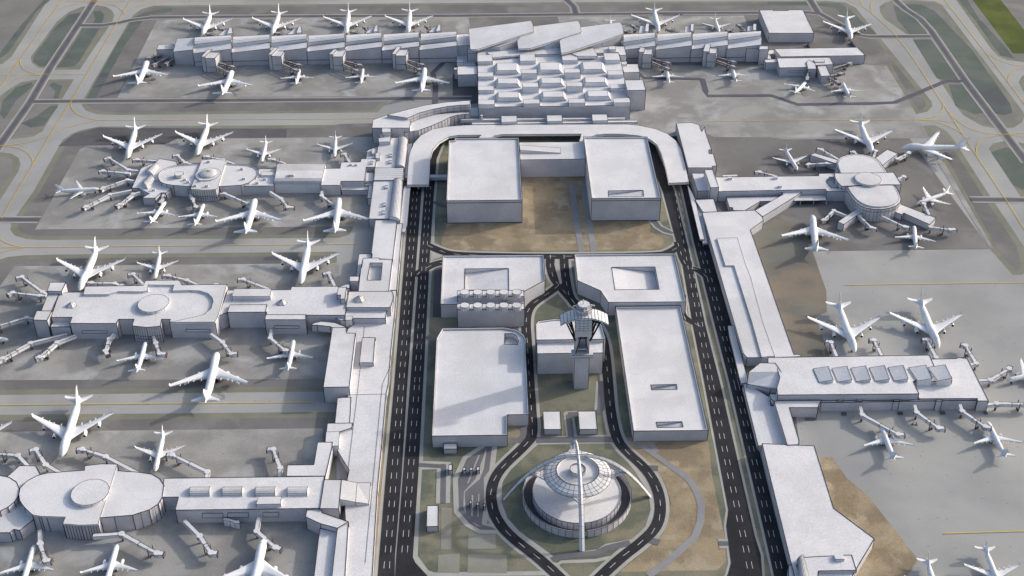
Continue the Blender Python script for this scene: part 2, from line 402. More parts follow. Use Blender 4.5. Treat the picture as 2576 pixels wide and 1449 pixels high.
main_road('11','640,-300 628,-100 625,0 520,1449 465,2150 415,2750 400,3020','780,-400 720,-250 700,0 673,400 618,1449 580,2150 540,2760 560,2800 680,2930 760,3020')
main_road('21','-330,-420 -150,0 0,560 75,1000 165,1449 345,2400 330,2520 345,2650 365,2800 340,2890 200,3020','-240,-420 -60,0 75,560 170,1000 285,1449 545,2600 590,2740 610,3020', ext=1.9)
main_road('21','-110,-420 -10,-50 85,380 240,1000 355,1449 625,2610 690,2898 720,3020','-30,-420 60,-50 215,380 370,1000 455,1449 700,2450 815,2898 850,3020', ext=1.9)
sheet('dirt','21','-130,-420 -70,0 100,600 190,1000 300,1449 560,2600 585,2730 630,2640 480,1980 345,1449 235,1040 80,480 -20,-50 -100,-420',.18,'grass')
def loop_road(t, s, w=8.3, pv=13.5, sm=2, dash=True):
    P = smooth_pts(pts(t, s), sm); B = MB(); ribbon(P, pv, .185, B); lay(.185, B, 'pavement', 'pave')
    A = MB(); ribbon(P, w, .255, A); lay(.255, A, 'road', 'road')
    if dash:
        dashes(P, 0)
DASH = MB()
DN = [0]
def dashes(P, off, L=6.6, gap=8.6, w=.30, z=.30):
    DN[0] += 1; z += SUB*DN[0]
    Q = [Vector((p.x,p.y,0)) for p in P]; acc = 0.; nxt = 2.
    for a, b in zip(Q, Q[1:]):
        l = (b-a).length
        if l < 1e-3: continue
        d = (b-a)/l; n = Vector((-d.y, d.x, 0))
        while nxt < acc+l:
            s0 = a+d*(nxt-acc); s1 = s0+d*L
            o = n*off; k = n*w/2
            DASH.face([s0+o-k+Vector((0,0,z)), s1+o-k+Vector((0,0,z)), s1+o+k+Vector((0,0,z)), s0+o+k+Vector((0,0,z))]); nxt += L+gap
        acc += l
loop_road('11','1580,470 1575,560 1600,650 1650,720 1750,830 1900,960 1975,1100 1998,1250 2015,1449 2030,1649 2070,1849 2130,1945 2300,2090 2385,2230 2415,2380 2385,2530 2260,2650 2100,2770 1900,2960')
loop_road('11','1680,470 1685,600 1700,700 1720,790 1770,860')
loop_road('11','1650,700 1560,770 1450,840 1405,900 1392,1000 1405,1150 1420,1449 1435,1649 1447,1840 1395,1910 1200,2090 1140,2200 1125,2320 1160,2460 1270,2600 1500,2770 1720,2980')
loop_road('11','640,400 740,445 820,470 1000,480 1600,490 2400,480 2480,455 2560,405', 9, 15)
loop_road('11','560,640 600,600 680,555 770,530 900,520', 9, 14)
loop_road('21','-40,380 20,570 120,590 200,660',7,10)
loop_road('21','0,780 -10,920 40,970 120,1010',6,9)
for s, wd in (('460,0 443,1449 350,2150 335,2460 300,3020',0),):
    pass
def lane(t, a, b):
    P = pts(t, a+' '+b); dashes(P, 0)
for a, b in (('547,-100','355,2898'),('577,-100','312,2898')): pass
lane('11','553,-120','435,1449'); lane('11','435,1449','312,2960'); lane('11','582,-120','471,1449'); lane('11','471,1449','354,2960')
lane('11','650,-100','553,1449'); lane('11','553,1449','452,2790'); lane('11','677,-100','590,1449'); lane('11','590,1449','494,2790')
lane('21','-60,0','195,1449'); lane('21','195,1449','500,2900'); lane('21','-28,0','228,1449'); lane('21','228,1449','540,2900')
lane('21','115,380','390,1449'); lane('21','390,1449','735,2960'); lane('21','147,380','420,1449'); lane('21','420,1449','775,2960')
lay(.30, DASH, 'lane_marking', 'paint', DN[0]+1)
# minor pavings in the centre
sheet('plaza_road','12','1080,475 1150,475 1130,660 1092,712 1080,900 1090,1060 1190,1110 1040,1112 950,1062 880,975 865,720 940,565',.21,'road2')
strip('pavement','12','1070,470 930,560 860,720 868,970 950,1065 1045,1118 1185,1118',4,.22,'pave')
strip('pavement','12','1158,470 1135,660 1095,712 1100,890 1080,1060 1150,1070',4,.22,'pave')
for s in ('1035,535 1045,540 960,750 948,752','1090,500 1095,505 1075,640 1045,720 960,790 930,820 940,990 920,930 925,815 1010,720','985,840 995,840 990,1000 980,990','1035,830 1042,830 1035,1005 1027,1000','985,1040 1055,1078 1020,1070'):
    sheet('traffic_island','12',s,.235,'pave')
strip('pavement','12','580,598 805,598 795,900',5,.21,'pave'); strip('road_spur','12','580,620 762,620 755,905',6.5,.225,'road2'); strip('pavement','12','580,640 735,642 728,905',3.2,.23,'pave')
strip('pavement','12','1480,430 2040,415',9,.19,'pave'); strip('road_spur','12','1470,425 2070,420',7,.23,'road2')
strip('pavement','12','1690,215 1712,400|1690,218 1780,214|1745,255 1765,400',3,.2,'pave'); strip('road_spur','12','1712,230 1790,228|1715,235 1735,410',5,.22,'road2')
strip('pavement','12','1940,-20 1925,200 1990,190 2000,0',3.5,.2,'pave'); strip('road_spur','12','1965,-20 1960,190 1930,225',6,.22,'road2')
strip('pavement','12','1490,440 1440,480 1260,650 1200,740 1195,900 1240,1020 1330,1120 1590,1310 1750,1290 1940,1260 2000,1220 2220,1180 2310,1080 2350,950 2330,820 2230,660 2080,480 2060,440 1490,450',3,.2,'pave')
strip('road_spur','12','1590,1330 1640,1310 1920,1280 2010,1240 2180,1200',5.5,.22,'road2')
strip('pavement','12','1650,1430 1630,1365 1660,1345 1920,1335 2030,1310',3,.2,'pave')
strip('pavement','12','610,-20 600,590|560,2 560,2',3.5,.19,'pave'); strip('pavement','12','585,650 555,1300 640,1420 700,1440 1540,1430',4,.19,'pave')
strip('road_spur','12','1230,430 1340,430 1390,390 1380,340 1350,320',6.5,.21,'road2')
strip('footpath','12','2220,440 2400,560 2576,690|2330,440 2380,520',5,.22,'path'); strip('footpath','22','-10,670 60,740 110,820 140,920 135,1040 90,1160 0,1240 -130,1360 -260,1449',5.5,.22,'path')
strip('footpath','11','1740,-60 1770,200 1815,455|1835,0 1860,150 1905,455|1830,-100 1838,20',6,.22,'path')
strip('pavement','11','698,0 690,395 830,468 2460,455 2540,400 2500,200 2430,-30',3.2,.21,'pave')
strip('road_spur','11','700,75 760,105 800,112',6,.22,'road2'); strip('road_spur','11','2340,215 2380,260 2430,295 2500,318',6.5,.22,'road2'); strip('pavement','11','2320,215 2365,270 2425,308 2500,328|2385,215 2420,260 2495,295',2.2,.225,'pave')
strip('road_spur','11','645,1090 680,1115 720,1120',6,.22,'road2'); strip('pavement','11','665,590 650,940 645,1090 640,1130 615,1600 600,2020|760,560 670,590',3.2,.2,'pave')
sheet('plaza_road','11','700,580 755,560 745,945 690,945',.2,'dkasph')
for s in ('755,935 835,935 830,1250 750,1250','960,1135 1165,1135 1165,1245 955,1245','732,1290 895,1280 890,1430 725,1425','955,1285 1250,1290 1250,1430 950,1425'):
    sheet('concrete_pad','12',s,.2,'pale')
sheet('traffic_island','11','1605,540 1645,540 1665,690 1650,700',.27,'pave'); sheet('traffic_island','11','680,455 760,490 675,520',.27,'pave')
for s in ('2130,1170 2145,1170',): pass
strip('road_spur','12','2310,635 2390,640|2330,1180 2400,1200',6,.23,'road2')
strip('pavement','22','265,1180 345,1180|275,1235 345,1235',2.5,.23,'pave')
strip('road_spur','22','270,1205 350,1205',6,.22,'road2')
for s in ('1195,215 1235,215 1240,238 1200,238','1620,210 1660,210 1665,235 1625,235','1935,205 1975,205 1985,232 1945,232','2265,205 2295,205 2305,230 2275,230','920,258 1015,258 1005,275 925,275'):
    sheet('asphalt_patch','22',s,.3,'dkasph')
GTOP = lay_all()
# ------------------------------------------------------------------ buildings
def bld(name, label, cat, t, x, y, group=None): return thing(name, label, cat, G(t, x, y), group)
GP = 'terminal buildings around the loop road'
# --- international concourse, left arm
C = bld('concourse','long concourse left of the big terminal hall with seven stepped vault roofs','concourse','00',2200,490,'concourse arms of the far terminal')
def saw(par, t, xa, xb, FL, LB, UF, UB, sk=0.):
    fl = FL(xa); frr = FL(xb)-30; dx = sk
    lower = [(xa,fl,17.),(xb,frr,22.),(xb-dx,LB(xb)-27,22.6),(xa+12-dx,LB(xa),18.5)]
    s = ' '.join('%g,%g,%g'%p for p in lower)
    A, R = MB(), MB(); PP = pts(t, s); shell(A, R, PP, 0., corners=False)
    p0, p1 = PP[0], PP[1]; A.bar((p0.x,p0.y-.2,0),(p0.x,p0.y-.2,p0.z),.25); A.bar((p0.x,p0.y-.2,6),(p1.x,p1.y-.2,6),.22)
    w = A.build('lower_wing', ['wall','joint'], par); R.build('roof', ['white','joint'], w)
    # upper vault: strips from front to back
    A = MB(); rows = []; n = 5
    for k in range(n+1):
        f = k/n; bul = math.sin(PI*f)*1.6
        ya = UF(xa)*(1-f)+UB(xa)*f; yb = (UF(xb)-30)*(1-f)+(UB(xb)-12)*f
        ha = 22.5+bul+1.0*f; hb = 26.5+bul-1.5*f
        rows.append([G(t, xa+12+f*2, ya, ha), G(t, xb-4, yb, hb)])
    A.grid(rows)
    loop = [rows[0][0], rows[0][1]]+[r[1] for r in rows[1:]]+[r[0] for r in rows[1:][::-1]]
    for i in range(len(loop)):
        a, b = loop[i], loop[(i+1)%len(loop)]; A.face([(a.x,a.y,0),(b.x,b.y,0),b,a]); A.bar(a, b, .15)
    for r in rows[2:4]: A.bar(r[0], r[1], .08)
    A.build('vault_roof', ['white','joint'], par)
FL = lambda x: 404-(x-1455)*.0140
LB = lambda x: 352-(x-1455)*.007
UF = lambda x: 336-(x-1468)*.0155
UB = lambda x: 282-(x-1468)*.016
xs = [1455,1745,2035,2315,2600,2880,3162,3445]
for a, b in zip(xs, xs[1:]): saw(C,'00',a,b+5,FL,LB,UF,UB)
block(C,'end_wing','00','1335,290,21 1475,282,23 1468,338,22 1458,376,20 1307,392,17',17.)
block(C,'side_wing','00','1182,374 1196,337 1312,334 1320,372',14.)
block(C,'link_wing','10','868,262 962,252 1000,300 1000,345 872,345',21.)
gates = [('00','1517,428 1570,372 1602,374 1548,430','1547,440 1598,390 1668,390 1622,440'),('00','2022,412 2073,358 2103,360 2052,414','2050,425 2088,383 2148,385 2122,426'),
         ('00','2482,410 2522,368 2550,368 2512,412','2510,428 2545,374 2614,372 2585,428'),('10','382,408 420,352 453,352 408,410','408,420 448,370 508,370 487,422'),
         ('10','2243,392 2258,350 2296,350 2285,394','2272,410 2290,362 2352,362 2344,412'),('20','155,388 172,330 212,332 202,390','185,402 207,360 263,362 252,404')]
ordn = ['first','second','third','fourth','fifth','sixth','seventh','eighth','ninth','tenth','eleventh','twelfth','thirteenth','fourteenth','fifteenth','sixteenth','seventeenth','eighteenth']
GT = []
for i, (t, a, b) in enumerate(gates):
    x, y = map(float, b.split()[0].split(','))
    T = bld('gate_tower','two part gate tower near side of far concourse, %s from left'%ordn[i],'gate tower',t,x,y+100,'gate towers along the far concourse')
    block(T,'stair_block',t,a,20.); block(T,'lift_block',t,b,18.4); GT.append(T)
    A = MB(); p, q = pts(t, b, 5.)[0], pts(t, b, 5.)[-1]
    q0, q1 = pts(t, b, 18.4)[0], pts(t, b, 18.4)[-1]; A.bar((q0.x,q0.y-.1,7),(q1.x,q1.y-.1,7),.16,0); A.build('wall_joint',['joint'],T)
rears = [('00','1640,270 1700,222 1752,216 1760,264'),('00','2165,262 2225,212 2275,208 2280,258'),('10','180,250 232,205 276,200 278,250'),('10','655,245 705,198 750,195 752,245'),
         ('10','2243,250 2256,195 2324,188 2320,250'),('20','15,245 20,198 86,190 84,245'),('20','485,235 490,198 556,190 556,240')]
for i, (t, a) in enumerate(rears):
    x, y = map(float, a.split()[0].split(','))
    T = bld('gate_tower','low gate block behind the far concourse roof, %s from the left'%ordn[i],'gate block',t,x,y+60,'gate blocks behind the far concourse')
    P = a.split(); h = 19.
    block(T,'gate_block',t,a,h)
    pp = pts(t, a, h); m0 = pp[0].lerp(pp[3], .62); m1 = pp[1].lerp(pp[2], .62)
    A = MB(); shell(A, A, [Vector((v.x,v.y,h+2)) for v in (m0, pp[3], pp[2], m1)], h); A.build('roof_box', ['white','joint'], T)
# right arm
C2 = bld('concourse','shorter pale concourse right of the big terminal hall, with four stepped vault roofs','concourse','20',100,470,'concourse arms of the far terminal')
FLr = lambda x: 374-(x-62)*.012
LBr = lambda x: 322-(x-62)*.02
UFr = lambda x: 309-(x-62)*.02
UBr = lambda x: 254-(x-62)*.015
for a, b in ((-460,-203),(-205,72),(62,345),(330,597)): saw(C2,'20',a,b,FLr,LBr,UFr,UBr)
block(C2,'end_wing','20','482,368 492,350 578,348 582,368',(482,368,468)); block(C2,'end_tower','20','580,348 645,348 648,372 578,374',(578,374,487))
for yy, z in ((382,13.),(410,9.)): panels(C2,'20','507,%d 560,%d'%(yy,yy),z-2,z)
block(C2,'link_wing','20','650,380 688,376 696,412 640,412',6.); block(C2,'link_wing','20','640,412 660,412 672,446 622,446',7.5)
# --- main hall of the far terminal
T0 = bld('terminal_hall','huge pale terminal hall with three swooping roofs and nine roof lights','terminal','t',1200,1200,GP)
lowz, bz = 17.5, 21.7
block(T0,'hall','t','302,1100 2137,1078 2010,475 292,495',lowz)
block(T0,'rear_hall','t','290,480 290,412 780,380 1290,380 1690,378 1960,366 2065,368 2092,472 2010,476 1990,440 1810,446 1300,462 800,468',20.)
def sloped(par, t, s, th, name):
    P = pts(t, s); 
    if not ccw(P): P = P[::-1]
    A = MB(); n = len(P); lo = [p-Vector((0,0,th)) for p in P]
    cz = sum(p.z for p in P)/n
    A.poly(P); 
    for i in range(n):
        j = (i+1)%n; A.face([lo[i], lo[j], P[j], P[i]]); A.bar(P[i], P[j], .15)
    B = MB(); B.poly(lo); A.v += []; k = len(A.v); A.v += B.v; A.f += [tuple(k+i for i in f[::-1]) for f in B.f]; A.m += B.m; A.sm += B.sm
    return A.build(name, ['white','joint'], par)
sloped(T0,'t','187,155,29 940,57,32 962,100,33 972,188,32 285,405,26 205,402,26 195,280,28.5',2,'swooping_roof')
sloped(T0,'t','960,125,29 1510,58,32 1532,100,33 1547,195,32 930,392,26 782,395,26 772,290,28.5',2,'swooping_roof')
sloped(T0,'t','1540,135,29 2012,75,32.5 2042,110,33.5 2060,215,32.5 1390,435,26 1303,452,25.5 1283,295,28.5',2,'swooping_roof')
solid(T0,'clerestory','t','285,300,24 960,120,29 960,190,29 800,300,28 560,372,26 290,402,20.5',22.,0.,'wall')
solid(T0,'clerestory','t','900,300,24 1540,130,29 1530,200,29 1300,300,28 1100,345,26 925,385,21',22.,0.,'wall')
solid(T0,'clerestory','t','1300,380,24 1600,200,27 2025,130,29.5 2030,225,29.5 1800,300,28 1600,355,26 1400,420,22',22.,0.,'wall')
cells = [('290,470 472,468 478,548 292,550',bz),('803,462 985,460 992,542 805,542',bz),('1308,458 1492,456 1505,535 1318,535',bz),('1812,448 1995,448 2018,530 1832,533',bz+.5),
 ('295,682 483,680 487,732 297,734',bz),('817,645 1008,645 1012,692 820,692',25.),('1338,636 1525,636 1537,683 1342,685',25.),('1858,660 2045,660 2057,710 1865,712',bz),
 ('298,848 490,845 494,895 300,897',bz),('832,808 1025,805 1030,857 835,857',25.),('1362,800 1555,798 1565,850 1366,850',25.),('1892,822 2088,822 2097,873 1897,875',bz),
 ('300,1015 497,1012 500,1068 302,1068',bz),('845,1008 1040,1006 1045,1057 847,1060',bz),('1388,1000 1588,998 1592,1047 1392,1050',bz),('1928,995 2125,990 2137,1045 1938,1047',bz)]
for s, z in cells: solid(T0,'plant_room','t',s,z,lowz-.5)
py = [((498,705),(803,702),(530,658),(760,655),(527,568),(762,567)),((1020,700),(1322,695),(1050,650),(1280,650),(1045,562),(1280,560)),((1543,692),(1842,690),(1575,645),(1795,642),(1557,555),(1790,553)),
 ((507,868),(812,865),(540,815),(775,815),(537,752),(772,750)),((1037,860),(1345,857),(1067,810),(1302,808),(1060,745),(1297,743)),((1568,853),(1873,850),(1600,803),(1833,800),(1587,738),(1825,735)),
 ((512,1037),(828,1033),(547,985),(790,985),(540,918),(785,916)),((1055,1030),(1370,1025),(1087,977),(1330,977),(1080,910),(1325,908)),((1593,1022),(1910,1020),(1632,970),(1873,967),(1617,903),(1862,900))]
for a, b, c, d, e, f in py:
    z1 = lowz+5.2
    base = [G('t',*a,lowz+.03), G('t',*b,lowz+.03), G('t',f[0]+32,f[1]+34,lowz+.03), G('t',e[0]-34,e[1]+34,lowz+.03)]
    top = [G('t',*c,z1), G('t',*d,z1), G('t',*f,z1), G('t',*e,z1)]
    A = MB()
    for i in range(4):
        j = (i+1)%4; A.face([base[i], base[j], top[j], top[i]]); A.bar(base[i], top[i], .13); A.bar(top[i], top[j], .13); A.bar(base[i], base[j], .1)
    A.face(top); A.build('roof_light', ['white','joint'], T0)
solid(T0,'canopy_roof','t','405,440 925,387 930,462 480,500',21.,19.); solid(T0,'canopy_roof','t','1395,410 1690,380 1742,482 1500,485 1400,440',22.5,19.)
solid(T0,'rooftop_unit','t','1873,368 1952,362 1963,402 1882,405',23.,19.5)
block(T0,'side_wing','t','168,312 198,308 290,405 290,452 170,452',19.5); block(T0,'side_wing','t','38,395 168,393 280,603 40,605',8.)
block(T0,'side_wing','t','50,610 290,605 290,705 50,710',(52,710,855)); block(T0,'side_wing','t','8,625 48,622 50,652 8,652',(10,652,765))
solid(T0,'low_box','t','40,532 122,532 122,560 40,560',11.,0)
block(T0,'side_wing','t','2025,582 2228,579 2253,680 2060,684',(2253,680,768)); block(T0,'side_wing','t','2068,775 2290,771 2325,895 2100,898',(2320,895,1135))
solid(T0,'low_box','t','2020,552 2095,548 2098,582 2025,585',12.,0)
solid(T0,'low_box','t','205,1105 300,1102 302,1215 200,1215',3.,0)
# entrance boxes and long canopies before the hall
EN = bld('entrance_canopy','pair of long thin canopies with three boxes along the front of the terminal hall','canopy','t',1200,1300)
for s, yb in (('580,1208 765,1205 770,1276 582,1281',1328),('1128,1200 1310,1197 1318,1268 1135,1272',1322),('1672,1190 1855,1188 1867,1260 1683,1265',1312)):
    x, y = map(float, s.split()[2].split(',')); solid(EN,'entrance_box','t',s,12.,0)
for i, (s, z) in enumerate((('87,1240 580,1237 580,1256 87,1260',9.),('768,1235 1130,1232 1133,1250 768,1254',9.),('1318,1230 1673,1228 1678,1245 1320,1250',9.),('1862,1226 2080,1224 2080,1240 1864,1244',9.),
                          ('225,1288 583,1285 583,1305 225,1310',8.5),('772,1282 1135,1278 1135,1296 772,1302',8.5),('1318,1275 1683,1270 1683,1288 1318,1296',8.5),('1867,1266 2225,1260 2225,1280 1867,1286',8.5))):
    solid(EN,'canopy_beam','t',s,z,z-3.)
solid(EN,'post_box','t','328,1190 360,1190 360,1210 328,1210',13.,0)
# --- curved building
CB = bld('curved_building','curved glass walled building joining the far terminal to the left terminal','terminal','10',600,1000,GP)
block(CB,'flat_wing','10','232,966 240,905 345,868 490,870 525,922 515,966',(235,966,1078))
block(CB,'upper_gallery','10','345,868 460,838 630,795 800,771 975,758 972,790 900,793 800,803 700,822 590,852 500,890',21.,0,corners=False)
block(CB,'lower_gallery','10','500,905 600,880 720,860 870,850 972,846 965,862 930,862 880,868 825,882 760,915 680,950 580,985 475,1002 478,968 520,966 525,922',14.,0)
A = MB(); P = pts('10','500,892 590,855 700,825 800,806 900,796 972,793',21.)
for a, b in zip(P, P[1:]):
    for k in range(2):
        p = a.lerp(b, k/2)+Vector((0,-.4,0)); A.bar((p.x,p.y,13),p,.13,0)
    for z in (14.5, 18.): A.bar((a.x,a.y-.4,z),(b.x,b.y-.4,z),.1,0)
P = pts('10','475,1002 580,985 680,950 760,915 825,882 880,868 965,862',14.)
for a, b in zip(P, P[1:]):
    n = max(2, int((b-a).length/4))
    for k in range(n):
        p = a.lerp(b, k/n)+Vector((0,-.3,0)); A.bar((p.x,p.y,0),p,.13,0)
A.build('mullions',['joint'],CB)
# --- elevated roadway deck
def slab(par, name, t, s, z, th, m='white', kind=None):
    P = pts(t, s, z); 
    if not ccw(P): P = P[::-1]
    A = MB(); A.poly(P); n = len(P)
    for i in range(n):
        a, b = P[i], P[(i+1)%n]; A.face([(a.x,a.y,z-th),(b.x,b.y,z-th),b,a]); A.bar(a, b, .15); A.bar((a.x,a.y,z-th),(b.x,b.y,z-th), .12)
    k = len(A.v); B = MB(); B.poly([Vector((p.x,p.y,z-th)) for p in P]); A.v += B.v; A.f += [tuple(k+i for i in f[::-1]) for f in B.f]; A.m += B.m; A.sm += B.sm
    return A.build(name, [m,'joint'], par)
DK = bld('elevated_roadway','wide white horseshoe shaped elevated deck curving around the far pair of garages','elevated deck','10',1500,980)
slab(DK,'deck','10','495,1395 500,1300 510,1190 522,1140 548,1080 600,1022 690,975 800,955 940,945 1220,940 2160,938 2250,948 2370,972 2460,1008 2525,1060 2565,1125 2598,1250 2625,1375 2470,1382 2445,1260 2415,1160 2385,1095 2330,1052 2250,1024 2110,1011 1990,1010 1920,1017 1870,1042 1795,1072 1812,1010 1210,1014 1150,1026 1130,1045 1030,1045 1058,1018 880,1020 810,1032 740,1072 690,1130 672,1190 668,1300 660,1395',9.,2.6)
A = MB()
for x, y in ((580,1370),(580,1200),(650,1080),(800,985),(1000,975),(1300,975),(1600,975),(1900,975),(2200,975),(2400,1010),(2500,1120),(2540,1300)):
    c = G('10',x,y,9); A.cyl((c.x,c.y), 1.2, 0, 6.5, 0, 10)
A.build('pier_column',['wall'],DK)
BR = bld('footbridge','short pale footbridge crossing the road from the left terminal to the far left garage','footbridge','10',730,1370)
slab(BR,'span','10','480,1318 800,1316 802,1342 480,1344',9.6 if 0 else 5.9,3.,'wall')
# --- garages
def garage(label, t, s, h, rim=1.6, holes=(), name='parking_garage', band=True):
    x, y = map(float, s.split()[0].split(',')); B = bld(name,label,'garage',t,x,y,'flat roofed parking garages inside the loop road')
    block(B,'wall',t,s,h,0,rim,holes); return B
G1 = garage('tall white garage with plain parapet roof, left one of the far pair','10','1365,1509 793,1514 812,1060 857,1058 857,1042 1340,1040',26.3)
G2 = garage('tall white garage with a small roof slot, right one of the far pair','10','1828,1032 2308,1032 2413,1494 1890,1497',26.3,1.6,[('2016,1440 2278,1436 2283,1482 2018,1486',(4,.3,.3,4))])
for o, t, s in ((G1,'10','793,1514 1365,1509'),(G2,'10','1890,1497 2413,1494')):
    a, b = pts(t, s, 26.3); A = MB(); A.bar((a.x,a.y-.15,23.5),(b.x,b.y-.15,23.5),.2,0); A.bar((a.x,a.y-.15,.6),(b.x,b.y-.15,.6),.2,0); A.build('wall_joint',['joint'],o)
MD = bld('link_building','low white link building with a wedge shaped roof ramp, between the far pair of garages','building','10',1600,1335)
hm = block(MD,'wall','10','1340,1074 1830,1071 1842,1200 1350,1206',(1600,1203,1335))
solid(MD,'roof_ramp','10','1345,1094,24.5 1655,1116,21.8 1655,1155,21.8 1350,1133,24.5',22.,21.,'white')
garage('white garage with a wedge shaped sunken court behind two rows of round fans','11','765,480 1527,475 1538,665 1200,848 748,848',(750,848,948),1.4,[('932,580 1263,577 1265,740 930,740',(5,.2,.2,5))])
garage('white garage with a large sunken court at its right side, above the long narrow one','11','1760,470 2518,463 2601,828 2015,833 1957,745 1782,668',(2015,833,932),1.4,[('2040,568 2368,565 2400,735 2065,738',(.3,6,6,.3))])
garage('long narrow white garage right of the control tower with two small wedge slots','11','2070,865 2560,860 2769,1799 2205,1804',(2205,1804,1881),1.4,[('2335,1456 2530,1452 2535,1490 2345,1494',(4,.3,.3,4)),('2376,1737 2570,1733 2580,1775 2385,1778',(4,.3,.3,4))])
garage('broad white garage left of the control tower with a curved corner ramp','11','718,1105 762,1028 1230,1022 1330,1040 1378,1078 1396,1115 1390,1165 1415,1679 1252,1681 1253,1834 683,1842',(1253,1834,1920),1.6,
       [('1234,1068 1295,1068 1325,1090 1338,1118 1330,1152 1234,1152',(5,5,5,5,5,5))])
# cooling plant
CP = bld('cooling_plant','tall pale plant building carrying two rows of five round fans','plant building','11',1130,1020)
hz = HT('11',876,890,1020)
block(CP,'front_block','11','873,845 1382,843 1383,886 874,890',hz); block(CP,'rear_block','11','875,745 1378,742 1380,788 876,792',hz); block(CP,'trough','11','876,793 1380,789 1382,842 874,844',hz-6)
for yy in (755,854):
    for xx in (932,1030,1129,1227,1324): disc(CP,'11',xx,yy-1,36,hz+4,4.1,'cooling_fan',n=24,ribs=True)
# office behind tower
OF = bld('office_building','white two level office block standing right behind the control tower shaft','office','11',1700,1372)
hf = HT('11',1480,1218,1372)
block(OF,'front_block','c','283,882 1625,868 1620,1090 295,1108',hf); block(OF,'rear_block','c','275,832 262,520 320,452 690,402 1200,425 1590,520 1650,740 1670,800 1635,815',hf+3.3,0,1.0)
# small buildings
def small(name, label, cat, t, s, h, group=None):
    x, y = map(float, s.split()[0].split(',')); B = bld(name,label,cat,t,x,y,group); block(B,'wall',t,s,h); return B
small('service_building','low white square building north of the ring restaurant, left of two','building','12','1522,207 1652,206 1660,343 1530,343',(1530,343,382),'pair of low square buildings')
small('service_building','low white square building north of the ring restaurant, right of two','building','12','1787,206 1920,205 1932,342 1798,343',(1798,343,381),'pair of low square buildings')
small('shed','small pale shed against the front wall of the broad left garage','shed','12','772,450 873,448 873,490 772,491',(772,490,525))
small('service_building','plain white oblong block on the lawn left of the toll lanes, beside the main road','building','12','648,918 733,917 731,1075 643,1077',(643,1077,1116))
for i, (s, yb, lb) in enumerate((('812,608 838,608 838,650 812,652',688,'narrow white kiosk standing apart at the left of the toll lanes'),('918,632 940,630 940,650 918,652',682,'upper left one of the toll booths, nearest the standalone kiosk'),('970,632 992,630 992,650 970,652',682,'middle one of the three upper toll booths'),('1022,627 1043,625 1043,650 1022,652',682,'right one of the three upper toll booths, tallest'),
        ('968,882 985,881 985,903 970,904',936,'left one of the three lower toll booths'),('1020,895 1038,894 1038,915 1022,916',948,'middle one of the three lower toll booths'),('1072,905 1089,904 1089,925 1074,926',957,'right one of the three lower toll booths'))):
    x, y = map(float, s.split()[3].split(',')); small('toll_booth',lb,'booth','12',s,(x,y,yb),'small white booths on the toll lanes')
for x, y, lb in ((0,0,'left'),(1,0,'right')):
    c = G('22', 1735+x*27, 306+x*3); A = MB(); A.cyl(c, .35, 0, 3.2, 0, 8, .2); A.box(c, .8, .8, 0, .3)
    tag(A.build('marker_post','truss',loc=c), 'short dark post on the apron below the lower right pier, %s of two'%lb,'post','marker posts on the apron')
# --- left terminal (upper)
LT = bld('terminal_building','upper left terminal with two barrel roofs beside the main road','terminal','q',1100,1449,GP)
z = 10.
block(LT,'north_hall','q','966,250 1140,246 1152,150 1270,146 1400,235 1352,605 905,602 960,262',z)
barrel(LT,'q',(1265,148),(1405,185),(1215,600),(1358,610),z,3.6)
block(LT,'middle_hall','q','910,605 1348,602 1335,785 895,787',z+1.2)
A = MB()
for k in range(1,6):
    a, b = pts('q','%g,%g %g,%g'%(908-k*2.3,605+k*30,1347-k*2,602+k*30),z+1.25); A.bar(a,b,.13,0)
A.build('roof_seam',['joint'],LT)
block(LT,'south_hall','q','893,787 1330,790 1285,1400 1110,1372 818,1372',z)
barrel(LT,'q',(1190,790),(1325,815),(1112,1372),(1288,1405),z,3.6)
solid(LT,'rooftop_plant','q','1018,3 1150,5 1150,62 1018,62',z+9,z-.5); solid(LT,'rooftop_plant','q','966,150 1145,120 1140,206 968,209',z+4,z-.5)
for x, y in ((1148,405),(1146,436),(1143,502),(1140,535),(1085,880),(1083,912),(1055,1143),(1052,1180),(1040,1262),(1036,1300)): unit(LT,'q',x,y,44,z,1.8)
for x, y in ((1008,128),(1074,128)): unit(LT,'q',x,y,50,z+4,1.8)
slab(LT,'kerb_canopy','q','1412,240 1478,228 1460,330 1435,470 1400,705 1355,702',5.,1.); slab(LT,'kerb_canopy','q','1345,880 1450,878 1400,1449 1372,1570 1240,1568 1290,1420',6.,1.2)
hC = HT('q',395,865,1018)
block(LT,'connector_wing','q','92,865 150,612 385,610 403,517 690,515 705,465 918,465 930,488 915,590 780,590 753,802 400,803 388,865',hC)
block(LT,'side_wing','q','775,468 790,345 845,315 950,277 968,300 922,466',8.); solid(LT,'low_box','q','862,310 915,308 905,385 860,388',11.,8.); solid(LT,'low_box','q','922,378 985,378 982,455 920,455',13.,0)
for x, y in ((545,565),(627,565),(868,512),(860,545)): unit(LT,'q',x,y,40,hC,1.6)
block(LT,'low_wing','q','775,676 897,672 895,808 768,808',8.5); block(LT,'low_wing','q','755,812 888,810 886,862 757,876',6.); block(LT,'low_wing','q','402,885 815,880 815,940 402,942',(405,942,1010)); block(LT,'low_wing','q','820,862 880,866 856,1065 792,1066',(795,1066,1160))
